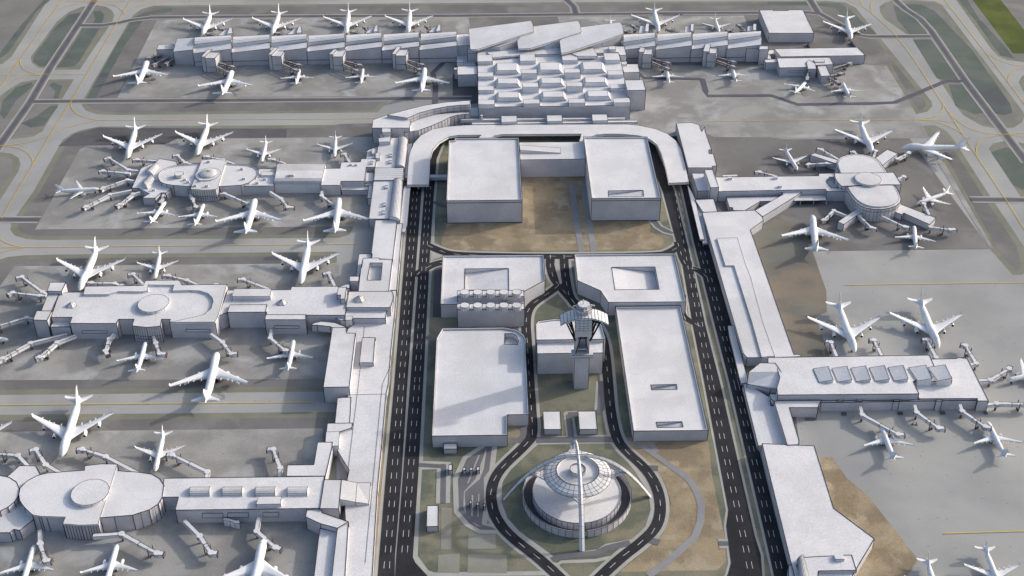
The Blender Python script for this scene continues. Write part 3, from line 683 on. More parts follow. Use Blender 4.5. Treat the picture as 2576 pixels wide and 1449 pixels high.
# --- round pier 1
P1 = bld('pier_building','upper left pier with two joined oval roofs and a ribbed glass dome','pier','p',1250,560,'finger piers left and right of the terminals')
zo = 12.5
block(P1,'west_wing','p','522,442 612,246 765,182 800,147 970,178 985,215 900,245 850,280 830,330 840,400 915,456 865,492 815,490 755,545 628,542 700,500 590,446',8.5)
block(P1,'oval_hall','p','970,212 900,232 840,255 800,285 785,315 788,350 815,385 870,405 940,415 1110,427 1405,427 1620,414 1700,390 1765,345 1797,300 1795,265 1765,235 1700,213 1600,204 1455,199 1225,197',zo,0,.8)
solid(P1,'cross_wing','p','1225,163 1350,152 1470,164 1385,445 1365,456 1250,463 1113,452',zo+1.,0)
block(P1,'front_bay','p','1085,435 1405,428 1405,460 1085,460',zo-3)
disc(P1,'p',1290,303,128,zo+2.,1.2,'dome_base'); 
o, c, r = disc(P1,'p',1289,297,90,zo+2.6,.8,'dome_ring')
A = MB(); n = 24; rows = []
for k in range(6):
    a = k/5*PI/2*.999; rr = r*math.cos(a); zz = zo+2.6+3.*math.sin(a); rows.append([Vector((c.x+rr*math.cos(2*PI*i/n), c.y+rr*math.sin(2*PI*i/n), zz)) for i in range(n)])
A.grid(rows, close=True)
for i in range(0,n,1):
    for k in range(5): A.bar(rows[k][i], rows[k+1][i], .05)
A.build('dome',['white','joint'],P1)
disc(P1,'p',995,298,45,zo+3,3.,'roof_drum',ribs=True)
barrel(P1,'p',(655,292),(735,320),(745,212),(798,228),8.5,4.,'barrel_skylight'); barrel(P1,'p',(628,400),(680,455),(700,322),(765,378),8.5,4.,'barrel_skylight')
for x, y in ((1297,184),(1057,366),(1088,390),(1161,426),(1278,430),(1631,258),(1650,356),(1213,376)): unit(P1,'p',x,y,26,zo+(1 if x in (1297,1161,1278,1213) else -.8),2.)
for x, y in ((745,470),(1862,360),(1785,399)): unit(P1,'p',x,y,26,8.5 if x<1000 else 10.5,2.)
block(P1,'lounge','p','1640,412 1760,350 1800,252 1975,250 1952,420 1405,427',10.5); solid(P1,'roof_box','p','1825,280 1970,278 1960,315 1820,316',12.5,10.)
for s in ('925,430 985,430','1000,430 1055,432','1420,432 1520,430','1535,430 1640,428','1650,428 1740,426','1750,426 1830,424'): panels(P1,'p',s,5.,9.)
A = MB()
rows = [pts('p','1985,198 2472,199',z_) for z_ in (11,)]
rr = [('1985,200 2472,200',11.),('1980,225 2466,222',13.2),('1975,262 2458,262',14.2),('1960,340 2440,340',14.2),('1952,372 2430,372',13.2),('1947,402 2425,402',11.)]
rows = [pts('p',s_,z_) for s_, z_ in rr]; A.grid(rows, smooth=False)
loop = rows[-1]+[r_[1] for r_ in rows[:-1][::-1]]+[r_[0] for r_ in rows[:-1]]
for i in range(len(loop)):
    a, b = loop[i], loop[(i+1)%len(loop)]; A.face([(a.x,a.y,0),(b.x,b.y,0),b,a]); A.bar(a,b,.13)
for k in (0,1,3,4):
    for f in (.25,.5,.75,1.): A.bar(rows[k][0].lerp(rows[k+1][0],f)+Vector((0,0,.03)), rows[k][1].lerp(rows[k+1][1],f)+Vector((0,0,.03)), .08)
A.build('vaulted_hall',['white','joint'],P1)
unit(P1,'p',2130,320,50,14.2,2.)
A = MB(); a, b = pts('p','1950,432 2422,432',4.)
for k in range(6):
    q = a.lerp(b,k/5); A.bar((q.x,q.y,0),(q.x,q.y,7),.4,0)
A.bar(a+Vector((0,0,2)),b+Vector((0,0,2)),.5,0); A.build('colonnade',['wall'],P1)
A = MB(); P = pts('p','1115,456 1180,462 1250,466 1320,462 1385,456',zo+.8)
for a, b in zip(P,P[1:]):
    for k in range(3):
        q = a.lerp(b,k/3)+Vector((0,-.3,0)); A.bar((q.x,q.y,0),q,.13,0)
    for z_ in (4.,6.): A.bar((a.x,a.y-.3,z_),(b.x,b.y-.3,z_),.12,0)
A.build('mullions',['joint'],P1)
# --- pier 2
P2 = bld('pier_building','middle left pier with a flat round disc on a broad flat roof','pier','01',1200,1100,'finger piers left and right of the terminals')
z2 = 16.8
block(P2,'main_hall','01','385,947 445,776 505,757 640,757 645,712 1072,706 1372,702 1715,697 1647,937 1625,984 1280,986 1287,960 1220,960 1212,1012 1105,1022 998,1009 1013,960 895,960 878,992 528,991 545,945',z2)
solid(P2,'raised_roof','01','628,774 820,773 895,750 1072,752 1115,745 1118,700 1315,702 1300,745 1440,742 1510,745 1570,765 1600,795 1610,825 1595,880 1540,925 1440,950 1282,982 1622,981 1645,935 1712,698 1372,703 1358,673 1340,667 1100,670 1082,707 646,713',z2+1.6,z2-.3)
disc(P2,'01',1158,838,116,z2+2.8,2.6,'roof_disc')
block(P2,'west_block','01','250,965 278,896 392,898 355,969',(252,967,1098)); block(P2,'west_link','01','312,897 362,771 446,771 388,900',17.5); block(P2,'west_tower','01','355,748 380,682 497,682 464,751',20.5)
block(P2,'low_wing','01','380,1018 402,974 545,972 530,1018',12.); block(P2,'link_base','01','388,946 540,944 545,972 400,974',11.)
cone(P2,'01',537,858,42,z2,3.5); 
for s, z0, z1 in (('620,1040 808,1038',6.,9.),('1402,1030 1588,1028',8.,11.)): panels(P2,'01',s,z1-3,z1) if 0 else None
def wallpanel(par, t, x0, y0, x1, y1, wx, wy, hh, name='window_band'):
    """outlined band on a wall whose top edge passes through (wx,wy) at height hh"""
    Yw = G(t, wx, wy, hh).y-.25
    def at(x, y):
        X, Y = fr(t, x, y); q = _d*F+_r*(X-1288)-_u*(Y-724.5); k = Yw/q.y; return Vector((q.x*k, Yw, H+q.z*k))
    P = [at(x0,y1), at(x1,y1), at(x1,y0), at(x0,y0)]; A = MB(); A.face(P, 0)
    for i in range(4): A.bar(P[i], P[(i+1)%4], .16)
    return A.build(name, ['wall','joint'], par)
wallpanel(P2,'01',620,1047,810,1066,700,991,z2); wallpanel(P2,'01',1402,1036,1588,1056,1450,985,z2)
A = MB(); P = pts('01','998,1009 1050,1018 1105,1022 1160,1019 1212,1012',z2)
for a, b in zip(P,P[1:]):
    for k in range(3):
        q = a.lerp(b,k/3)+Vector((0,-.3,0)); A.bar((q.x,q.y,0),q,.1,0)
    for z_ in (4.,7.,): A.bar((a.x,a.y-.3,z_),(b.x,b.y-.3,z_),.1,0)
A.build('mullions',['joint'],P2)
zE = 15.
block(P2,'east_hall','01','1649,936 1718,741 2195,738 2200,715 2551,712 2640,790 2612,880 2606,930 2010,928 2015,905 1717,907',zE)
solid(P2,'roof_box','01','1752,788 1766,731 2048,730 2040,787',zE+4,zE-.4)
block(P2,'front_bay','01','1717,908 1735,852 2015,850 2005,906',17.); block(P2,'front_bay','01','1998,963 2010,926 2308,926 2308,963',(2308,963,1075))
wallpanel(P2,'01',2070,1010,2258,1029,2200,963,HT('01',2308,963,1075)); cone(P2,'01',2128,838,42,zE,4.)
solid(P2,'low_box','01','1612,700 1614,683 1652,683 1654,699',15.,0); solid(P2,'low_box','01','900,708 905,692 938,692 936,706',15.,0)
# --- left terminal (middle)
MT = bld('terminal_building','middle left terminal with a courtyard and a round ended hall beside the main road','terminal','m',1300,900,GP)
block(MT,'tower_block','m','665,248 690,92 860,92 828,330 735,329 738,249',20.5)
hM = 16.
block(MT,'round_end_hall','m','848,500 905,178 1770,175 1790,215 1800,260 1795,330 1770,410 1737,500',hM)
cone(MT,'m',1110,345,130,hM,4.5)
block(MT,'front_hall','m','850,548 1668,545 1642,717 990,718 976,752 830,752 832,700',12.5)
solid(MT,'stair_box','m','830,752 835,672 976,672 972,752',13.,0)
block(MT,'angled_link','m','145,858 205,815 350,780 620,805 870,900 575,906 530,884 265,854',11.,4.5)
block(MT,'low_wing','m','302,680 575,678 720,762 830,762 835,640 300,645',12.)
block(MT,'upper_hall','s','1330,28 1768,28 1680,822 1262,800 1270,705 1250,705',9.)
block(MT,'side_wing','s','1000,712 1268,710 1262,792 1085,800 1005,1165 938,1161',7.)
block(MT,'court_hall','s','1085,798 1240,795 1405,790 1405,820 1672,822 1598,1480 985,1480 1040,990 1055,990',13.,0,0,[('1228,890 1472,890 1440,1238 1165,1240',(4.5,4.5,4.5,4.5))])
solid(MT,'stair_box','s','815,1256 818,1165 1002,1165 990,1256',13.5,0); block(MT,'link_wing','s','615,1370 815,1290 815,1400 640,1400',11.)
# spine along the road
SP = bld('terminal_spine','long low white terminal strip running down beside the left carriageway','terminal spine','12',300,700)
block(SP,'upper_roof_strip','s','1768,95 1876,98 1815,800 1762,1440 1610,1440 1680,815',6.5)
block(SP,'lower_roof_strip','11','30,1050 110,985 335,985 361,744 418,744 400,950 371,1227 355,1449 338,1524 305,1909 272,2249 230,2960 -20,2960 40,2600 20,2280 60,2100 -60,1900 60,1500',6.8)
block(SP,'raised_box','11','137,1288 158,1099 256,1099 241,1289',(139,1289,1322) if 0 else 10.5,6.)
A = MB()
for s in ('175,1012 130,1449 45,2150','400,1250 310,1449 180,2800','62,1530 338,1524','30,2360 210,2355'):
    P = pts('11',s,6.95)
    for a, b in zip(P,P[1:]): A.bar(a,b,.08,0)
A.build('roof_seam',['joint'],SP)
LB2 = bld('terminal_building','lower left terminal with stepped blocks between the wide pier and the road','terminal','02',2440,1040,GP)
block(LB2,'upper_block','11','-66,1023 37,1023 41,1065 108,1066 60,1471 -136,1474',(-133,1474,1587))
block(LB2,'stepped_block','02','2548,104 2650,100 2640,296 2528,296',7.6); block(LB2,'stepped_block','02','2455,438 2472,297 2662,295 2658,330 2562,362 2552,440',8.5); 
block(LB2,'stepped_block','02','2170,612 2370,609 2398,440 2508,439 2508,468 2450,720 2450,695 2162,696',12.)
solid(LB2,'stair_box','02','2462,362 2565,358 2556,466 2508,468 2508,440 2455,440',10.5,0)
block(LB2,'end_block','02','2415,940 2448,722 2578,722 2558,942',13.5); 
solid(LB2,'sloped_roof','12','0,722,13 120,745,11 108,892,10.5 -15,868,13',13.,6.); solid(LB2,'sloped_roof','12','120,745,11 222,745,10 208,905,8 108,892,10.5',11.,6.)
block(LB2,'south_wing','02','2308,1003 2316,948 2425,944 2432,972 2630,1040 2545,1088 2418,1054',12.)
block(LB2,'low_roof','02','2415,1090 2545,1120 2500,1520 2362,1520',7.5); block(LB2,'south_spine','02','2546,1088 2630,1040 2600,1520 2498,1520',10.)
# --- pier 3
P3 = bld('pier_building','lower left pier with a huge rounded flat roof and a round raised disc','pier','02',700,1100,'finger piers left and right of the terminals')
z3 = 14.5
block(P3,'oval_hall','02','143,835 152,785 205,732 280,692 360,672 640,651 640,619 770,603 886,606 895,656 1050,666 1150,682 1207,716 1238,762 1225,855 1196,905 1125,950 1000,990 755,1010 742,1060 610,1066 475,1056 495,1003 310,999 245,988 185,932 150,882',z3)
solid(P3,'raised_roof','02','640,652 640,619 770,604 886,606 755,1010 742,1059 610,1065 475,1055 495,1003 310,998 246,987 186,931 151,881 144,835 153,786 206,733 281,693 361,673',z3+.8,z3-.3)
disc(P3,'02',680,815,141,z3+3.2,2.4,'roof_disc')
block(P3,'oval_hall','02','-160,700 0,690 70,705 125,740 147,790 140,840 110,890 60,930 0,960 -160,985',z3); block(P3,'link_wing','02','55,700 150,616 270,618 310,692 205,735 148,792 60,710',12.)
block(P3,'low_wing','02','-60,1122 75,1122 105,1096 150,1106 255,1022 180,935 140,860 100,900 0,962 -60,975',9.5)
block(P3,'long_hall','02','1225,855 1238,712 2450,697 2415,938 1323,952 1348,853',(1323,952,1050))
z3b = HT('02',1323,952,1050)
for x in (1432,1677,1927,2169): barrel(P3,'02',(x,851),(x+8,782),(x+150,849),(x+155,780),z3b,3.,'barrel_skylight',n=8)
solid(P3,'roof_box','02','1933,908 1950,850 2127,847 2118,905',z3b+3,z3b-.3)
for a in ((1527,975,1683,1010),(1718,972,1875,1006),(1985,968,2104,1003)): wallpanel(P3,'02',*a,1600,948,z3b)
solid(P3,'stair_box','02','1682,1012 1720,1010 1775,1028 1808,1028 1808,1052 1770,1050 1735,1035 1684,1030',5.5,0)
for s_, zt in (('755,1010 860,1003 1000,990 1060,974 1125,950 1165,928 1196,905 1212,880',z3),('245,988 290,997 350,1000',z3),('475,1056 520,1061 565,1064 610,1066 660,1065 700,1063 742,1060',z3),('0,960 60,930 110,890',z3)):
    P = pts('02',s_,zt); A = MB()
    for i, p in enumerate(P):
        o_ = Vector((.2,-.4,0)); A.bar(Vector((p.x,p.y,0))+o_, p+o_, .14, 0)
        if s_.startswith('475') and i < len(P)-1:
            q = p.lerp(P[i+1],.5); A.bar(Vector((q.x,q.y,0))+o_, q+o_, .14, 0)
    A.build('wall_joint',['joint'],P3)
# --- right side
RA = bld('terminal_building','upper right terminal with plain notched flat roof beside the horseshoe deck','terminal','20',120,1300,GP)
block(RA,'hall','20','-48,930 70,925 125,942 145,995 165,957 170,990 218,1130 196,1132 200,1160 232,1162 257,1252 223,1254 225,1266 40,1266',11.)
RT = bld('pier_building','right pier with two rounded drums joined by a cross wing and central disc','pier','r',1900,790,'finger piers left and right of the terminals')
block(RT,'entrance_block','r','93,350 222,350 282,525 148,528',(148,528,607)); block(RT,'entrance_tower','r','220,315 302,313 364,490 280,493',(364,490,640))
hR = HT('r',1450,528,628)
block(RT,'long_hall','r','332,388 1370,375 1372,352 1535,349 1530,385 1660,500 1660,530 1450,529 1437,509 360,531',hR,0,0,[('1442,432 1480,385 1515,386 1530,430 1570,498 1498,496',(3,)*6)])
for x, y in ((474,408),(933,403),(975,490)): unit(RT,'r',x,y,36,hR,2.)
solid(RT,'low_box','r','400,365 552,360 556,380 400,382',8.,0)
block(RT,'cross_wing','r','1530,349 2125,340 2199,463 2040,463 1650,476 1600,478 1560,440 1535,395',16.)
block(RT,'south_drum','r','1640,490 1800,468 2135,464 2175,540 2198,605 2190,640 2150,675 2080,700 2000,712 1930,710 1850,698 1790,675 1740,640 1690,585 1655,530',14.5,corners=False)
solid(RT,'drum_roof','r','1662,487 1800,474 2118,468 2155,530 2178,590 2168,630 2130,658 2070,678 1990,686 1920,683 1850,668 1795,642 1750,608 1700,550',15.6,14.)
block(RT,'north_drum','r','1580,352 1555,300 1545,250 1560,210 1600,182 1660,163 1740,155 1820,160 1890,175 1945,200 1990,240 2040,310 2065,345',14.5,corners=False)
solid(RT,'drum_roof','r','1595,348 1572,295 1562,250 1578,215 1615,190 1670,172 1740,164 1820,169 1882,184 1932,210 1975,248 2022,315 2042,343',15.4,14.)
disc(RT,'r',1866,403,130,18.,2.,'roof_disc')
A = MB()
P = pts('r','1665,545 1690,585 1715,615 1740,640 1790,675 1850,698 1930,710 2000,712 2080,700 2150,675 2190,640',14.5)
for a, b in zip(P,P[1:]):
    for k in range(2):
        q = a.lerp(b,k/2)+Vector((0,-.4,0)); A.bar((q.x,q.y,0),q,.08,0)
    A.bar((a.x,a.y-.35,11),(b.x,b.y-.35,11),.1,0)
A.build('wall_joint',['joint'],RT)
hA = 9.
block(RT,'gate_arm','r','1286,165 1328,144 1560,214 1545,252',(1288,165,232)); block(RT,'gate_arm','r','1938,195 2060,110 2166,150 2012,267',7.5)
block(RT,'gate_arm','r','1562,836 1765,695 1870,724 1750,775 1622,863',(1564,836,905)); block(RT,'gate_arm','r','2095,719 2192,659 2549,798 2487,864 2226,748 2206,766',6.5)
for x, y in ((1430,245),): pass
block(RT,'low_wing','r','440,592 1000,580 905,628 780,631 627,723 510,723 500,692 470,692',6.)
slab(RT,'service_canopy','r','1150,590 1190,570 1435,568 1448,620 1115,626',5.5,.6)
A = MB()
for x in (1188,1320,1447):
    p = G('r',x,622,5.); A.bar((p.x,p.y,0),p,.35,0)
A.build('canopy_post',['wall'],RT)
for s in ('1565,700 1610,690',): pass
RB = bld('terminal_building','long white right terminal beside the right carriageway, with an angled link to the round pier','terminal','21',500,1240,GP)
hG = HT('21',608,215,275)
block(RB,'main_hall','21','148,155 545,138 602,188 609,215 510,286 526,326 840,1226 890,1228 895,1242 650,1250 485,1250 456,1215',hG)
solid(RB,'raised_roof','21','258,350 412,345 475,548 512,640 605,985 695,1238 596,1246 525,988 388,555 322,556',hG+1.2,hG-.3)
block(RB,'angled_link','r','1000,541 1195,533 1192,546 806,785 728,722 1012,562',9.); block(RB,'north_wing','r','125,616 312,607 352,735 203,740',8.)
slab(RB,'kerb_canopy','21','35,-60 78,15 95,55 165,358 130,357 45,0',7.5,1.2); slab(RB,'kerb_canopy','21','95,55 235,52 265,145 150,160 190,388 152,388',6.,1.2)
slab(RB,'kerb_canopy','21','340,1010 384,1008 500,1449 478,1440 440,1449 350,1080',5.5,1.2)
LR = bld('pier_building','lower right pier with seven slanted roof lights in a row','pier','21',1500,1650,'finger piers left and right of the terminals')
hH = HT('v',0,0,1) if 0 else 15.
block(LR,'main_hall','21','645,1250 1862,1232 1905,1330 1740,1432 1783,1523 718,1532 712,1480 735,1400 700,1292 645,1291',15.)
block(LR,'east_hall','21','1875,1262 2070,1258 2075,1249 2148,1258 2308,1577 2225,1577 2225,1558 1785,1560 1740,1432 1905,1330',10.5)
block(LR,'front_strip','21','1040,1578 1700,1574 1785,1562 2225,1560 2222,1572 1045,1590',9.)
for i, x in enumerate((1165,1308,1590,1912)): block(LR,'pilaster','22','%d,128 %d,118 %d,116 %d,128'%(x,x+6,x+48,x+46),9.6)
block(LR,'pilaster','22','2224,128 2224,106 2290,114 2288,128',10.)
block(LR,'raised_box','21','1746,1434 1760,1400 2030,1395 2032,1426',14.,0)
for i, (a, b, c, d) in enumerate([((985+k*141.3,1333-k*2.4),(1100+k*141.3,1315-k*2.2),(1138+k*141.5,1418-k*2),(1030+k*141.5,1435-k*2.4)) for k in range(5)]+[((1705,1325),(1838,1305),(1882,1408),(1773,1425)),((1853,1322),(1982,1303),(2032,1405),(1925,1425))]):
    zb = 15. if i < 5 else 15.4; A = MB()
    T_ = [G('21',*a,zb+.5), G('21',*b,zb+3.2), G('21',*c,zb+3.2), G('21',*d,zb+.5)]
    shell(A, A, T_, zb-.4 if i < 5 else 10., corners=False, jr=.12); A.build('roof_light',['white','joint'],LR)
block(LR,'corner_block','21','500,1358,15 585,1290,15.5 700,1292,15.5 742,1355,15 768,1485,12 662,1486,9 485,1449,9',15.)
LT2 = bld('terminal_building','stepped white terminal blocks below the lower right pier beside the right carriageway','terminal','22',700,400,GP)
block(LT2,'deck_wing','22','455,0 485,-5 655,100 665,165 692,165 782,455 570,466',5.8); block(LT2,'angled_wing','22','690,130 715,128 1048,124 1030,152 1022,178 805,178 880,430 876,458 790,461',(808,178,250))
block(LT2,'corner_wing','22','655,76 718,76 728,128 692,132 665,110',9.5)
LT3 = bld('terminal_building','large plain white terminal with a slanted pointed corner at the lower right','terminal','22',1100,1300,GP)
hK = HT('22',1445,1167,1240)
block(LT3,'hall','22','600,450 992,467 1140,940 1446,1168 1305,1405 1220,1560 870,1560',hK)
block(LT3,'raised_hall','22','862,1362 885,1310 1275,1290 1312,1406 1025,1411 1015,1560 905,1560',hK+2.5,hK-.3)
barrel(LT3,'22',(862,1330),(912,1295),(880,1560),(985,1560),hK+2.4,2.2)
unit(LT3,'22',1178,1318,66,hK+2.5,2.); block(LT3,'side_block','22','800,1366 856,1361 890,1560 800,1560',hK-1)
# hangars
def hang(label, s, h, t='20'):
    x, y = map(float, s.split()[0].split(',')); B = bld('hangar',label,'hangar',t,x,y); block(B,'wall',t,s,h); return B
hang('large white boxy hangar at the far right of the long concourse','580,78 682,76 684,82 798,82 798,76 908,76 991,250 652,250',12.5)
hang('long low white hangar in front of the large boxy one','692,370 1318,358 1378,418 740,428',11.5)
GS = bld('gate_building','white gate building with a projecting stub, in front of the long low hangar','gate building','20',900,570)
block(GS,'main_hall','20','712,440 1110,434 1138,486 1010,492 940,508 730,511',11.2); block(GS,'stub_wing','20','1015,500 1080,492 1115,571 1045,576',10.)
block(GS,'side_wing','20','615,450 715,447 722,470 627,473',(627,473,528)); block(GS,'core_block','20','935,470 955,452 1000,480 1010,520 945,520',12.); solid(GS,'roof_light','20','985,452 1070,450 1072,466 1000,467',12.3,11.)
wallpanel(GS,'20',802,534,925,549,850,509,11.2); wallpanel(GS,'20',676,480,716,497,680,472,7.8)
for s, lb in (('1268,312 1277,311 1306,354 1297,355','long'),('944,326 951,326 958,356 951,358','short')):
    x, y = map(float, s.split()[0].split(',')); B = MB(); shell(B,B,pts('20',s,2.6),0.); tag(B.build('blast_wall',['srvroad','joint']),'%s dark blast wall running back from the long low hangar'%lb,'wall')
# ------------------------------------------------------------------ control tower
sb = G('11',1754,2934-1449 if 0 else 1485); fb = G('12',1752+6,36)  # foot of the shaft
X0 = (G('12',1753,36).x+G('12',1862,36).x)/2; YF = G('12',1808,38).y; HW = (G('12',1862,36).x-G('12',1753,36).x)/2
CT = thing('control_tower','tall control tower with a winged canopy and octagonal cab','control tower',(X0, YF+HW, 0))
def Zc(y, dy=0.): return Zon('c', 1200, y, YF+dy)
def Xc(x, y, dy=0.):
    X, Y = fr('c', x, y); q = _d*F+_r*(X-1288)-_u*(Y-724.5); return q.x*((YF+dy)/q.y)
YC = YF+HW
zp = Zc(1130); zc0 = Zc(755); zcan = Zc(415, -2)
A = MB(); A.box((X0,YC),HW,HW,0,zp); 
for sx in (-1,1): A.bar((X0+sx*HW,YF,0),(X0+sx*HW,YF,zp),.15)
A.build('shaft',['wall','joint'],CT)
A = MB(); pw = (Xc(1418,1130)-Xc(985,1130))/2; A.box((X0,YF+1),pw,4,zp-.8,zp+1.8)
for z_ in (zp-.8, zp+1.8): A.bar((X0-pw,YF-3,z_),(X0+pw,YF-3,z_),.15)
A.build('platform',['wall','joint'],CT)
A = MB(); w2 = HW*.95
for sx in (-1,1):
    A.box((X0+sx*(w2-1.),YC),1.,HW*.95,zp,zcan)
A.box((X0,YC+HW*.5),w2,HW*.4,zp,zcan)
for k in range(4):
    zz = zp+(zcan-zp)*(k+.5)/4; A.box((X0,YC),w2-1.2,HW*.8,zz-.7,zz+.7)
for a, b in (((-w2,YF,zp),(-.3,YF-.6,Zc(660))),((w2,YF,zp),(.3,YF-.6,Zc(660)))): A.bar((X0+a[0],a[1]-.4,a[2]),(X0+b[0],b[1],b[2]),.35)
A.build('upper_shaft',['wall','joint'],CT)
A = MB(); A.box((X0+.3,YF+2),(Xc(1390,700)-Xc(1060,700))/2,3.,Zc(755),Zc(600)); A.build('equipment_floor',['wall'],CT)
# glazed hood
A = MB(); hw = (Xc(1395,500)-Xc(1065,500))/2; rows = []
for k in range(6):
    f = k/5; zz = Zc(600)+ (zcan-Zc(600))*f; yy = YF-3.5+3.*f*f
    rows.append([Vector((X0+.3+hw*(i/4-1), yy+1.5*((i/4-1)**2), zz)) for i in range(9)])
A.grid(rows, smooth=True)
for r_ in rows:
    for i in range(8): A.bar(r_[i], r_[i+1], .1)
for i in (0,2,4,6,8):
    for k in range(5): A.bar(rows[k][i], rows[k+1][i], .1)
A.build('glazed_hood',['glass','joint'],CT)
# winged canopy
A = MB(); wl = X0-Xc(735,548,0); n = 14; dz = (Zc(410)-Zc(548))*.97; top, bot = [], []
YA, YB = YF-2.5, YF+11.
for i in range(n+1):
    u = -1+2*i/n; zz = zcan+1.2-dz*(u*u*.75+abs(u)**3*.25); x = X0+1.0+wl*u
    top.append((Vector((x,YA,zz)), Vector((x,YB,zz+.5)))); bot.append((Vector((x,YA,zz-1.)), Vector((x,YB,zz-.5))))
A.grid([[a for a,b in top],[b for a,b in top]]); A.grid([[b for a,b in bot],[a for a,b in bot]]); A.grid([[a for a,b in bot],[a for a,b in top]],smooth=False); A.grid([[b for a,b in top],[b for a,b in bot]],smooth=False)
A.face([bot[0][0],top[0][0],top[0][1],bot[0][1]]); A.face([bot[-1][1],top[-1][1],top[-1][0],bot[-1][0]])
for i in range(n+1):
    A.bar(top[i][0]+Vector((0,0,.05)), top[i][1]+Vector((0,0,.05)), .13)
    if i < n: A.bar(top[i][0], top[i+1][0], .13); A.bar(top[i][1], top[i+1][1], .13)
A.build('winged_canopy',['white','joint'],CT)
for sx in (-1,1):
    for fx, yy in ((.72,0.),(.55,0.),(.72,8.),(.55,8.)):
        zt = zcan-dz*(fx*fx)
        B = MB(); B.bar((X0+sx*wl*fx,YF+yy,zt-.3),(X0+sx*HW,YF+yy,Zc(850)),.55,0); B.build('strut',['black'],CT)
zb0 = zcan+.5
A = MB()
def octo(A, r, z0, z1, r1=None, cy=YC+1, m=0):
    r1 = r if r1 is None else r1
    a = [Vector((X0+.6+r*math.cos(PI/8+PI/4*i), cy+r*math.sin(PI/8+PI/4*i), z0)) for i in range(8)]; b = [Vector((X0+.6+r1*math.cos(PI/8+PI/4*i), cy+r1*math.sin(PI/8+PI/4*i), z1)) for i in range(8)]
    for i in range(8): A.face([a[i],a[(i+1)%8],b[(i+1)%8],b[i]],m); A.bar(a[i],b[i],.12); A.bar(b[i],b[(i+1)%8],.12)
    A.face(b,m); A.face(a[::-1],m)
octo(A,6.,zb0-1,zb0+3.,6.8); A.build('cab_base',['wall','joint'],CT)
A = MB(); octo(A,6.9,zb0+3.,zb0+5.2,7.); octo(A,4.6,zb0+5.2,zb0+6.4,5.2); A.build('cab',['glass','joint'],CT)
A = MB(); octo(A,5.3,zb0+6.4,zb0+8.0); A.build('cab_roof',['white','joint'],CT)
A = MB()
for a in (0,PI/2,PI,3*PI/2):
    d_ = Vector((math.cos(a),math.sin(a),0)); c = Vector((X0+.6,YC+1,zb0+7)); A.bar(c+d_*4.8,c+d_*8.6+Vector((0,0,-1)),.45,0)
A.bar((X0,YC+1,zb0+8),(X0,YC+1,zb0+11),.25,0); A.build('antenna_arm',['wall'],CT)
# ------------------------------------------------------------------ ring restaurant with crossing arches
hr = 6.5; hp = 7.0
cg = G('e',1300,802,hp); CX, CY = cg.x, cg.y
def R_e(px, y, h): return (G('e',1300+px,y,h)-G('e',1300,y,h)).length
def Zat(y): return Zon('e',1300,y,CY)
TH = thing('ring_restaurant','white saucer building on crossing arches inside a ring wall','landmark building',(CX,CY,0))
n = 48
def ring(A, r, z0, z1, th=0, jn=2, m=0, skip=()):
    for i in range(n):
        if i in skip: continue
        a, b = 2*PI*i/n, 2*PI*(i+1)/n
        p = Vector((CX+r*math.cos(a),CY+r*math.sin(a),z0)); q = Vector((CX+r*math.cos(b),CY+r*math.sin(b),z0))
        P, Q = p+Vector((0,0,z1-z0)), q+Vector((0,0,z1-z0)); A.face([p,q,Q,P],m); A.bar(P,Q,.15)
        if i % jn == 0: A.bar(p,P,.14)
        if th:
            k = (r-th)/r
            f = lambda v: Vector((CX+(v.x-CX)*k, CY+(v.y-CY)*k, v.z)); A.face([f(q),f(p),f(P),f(Q)],m); A.face([P,Q,f(Q),f(P)],m)
            for u, U in ((p,P),(q,Q)): A.face([u,U,f(U),f(u)],m)
A = MB(); ring(A, R_e(731,786,hr), 0, hr, .6, 1, 0, (36,)); A.build('ring_wall',['wall','joint'],TH)
rp = R_e(600,802,hp)
A = MB(); ring(A, rp, 0, hp+.6, .8, 1); A.build('podium_wall',['wall','joint'],TH)
A = MB(); A.cyl((CX,CY), rp-.5, 0, hp, 0, n); A.build('podium_roof',['white'],TH)
A = MB(); A.cyl((CX,CY), R_e(731,786,hr)-.3, .1, 1.0, 0, n); A.build('moat_paving',['dkasph'],TH)
zs = Zat(560); rs = R_e(458,560,zs); zi = Zat(538)-.2; ri = R_e(283,538,zi)
A = MB(); prof = [(rs*.30,hp),(rs*.34,zs-9),(rs*.6,zs-4.5),(rs*.98,zs-1.2),(rs,zs-.2),(rs*.9,zs+.7),(rs*.78,zs+1.2),(ri*1.02,zi+2.0),(ri,zi+2.0),(ri*.995,zi)]
rows = [[Vector((CX+r*math.cos(2*PI*i/64),CY+r*math.sin(2*PI*i/64),z_)) for i in range(64)] for r, z_ in prof]
A.grid(rows, close=True)
for k in (4,5,6,7,8):
    for i in range(64): A.bar(rows[k][i],rows[k][(i+1)%64],.1)
for i in range(0,64,2):
    for k in (4,5,6): A.bar(rows[k][i],rows[k+1][i],.1)
A.build('saucer',['white','joint'],TH)
A = MB(); A.cyl((CX,CY), ri, zi-.4, zi, 0, 48); A.build('saucer_roof',['white'],TH)
rd = R_e(104,490,zi); A = MB(); A.cyl((CX,CY), rd, zi, zi+3.6, 0, 36, cap=False); A.cyl((CX,CY), rd*.97, zi, zi+2.9, 0, 36)
for i in range(36):
    p = Vector((CX+rd*math.cos(2*PI*i/36),CY+rd*math.sin(2*PI*i/36),zi)); A.bar(p,p+Vector((0,0,3.6)),.1)
    q = Vector((CX+rd*math.cos(2*PI*(i+1)/36),CY+rd*math.sin(2*PI*(i+1)/36),zi+3.6)); A.bar(p+Vector((0,0,3.6)),q,.14)
A.build('central_drum',['white','joint'],TH)
fl, frt, ff = G('e',318,905), G('e',2288,868), G('12',1817,1262)
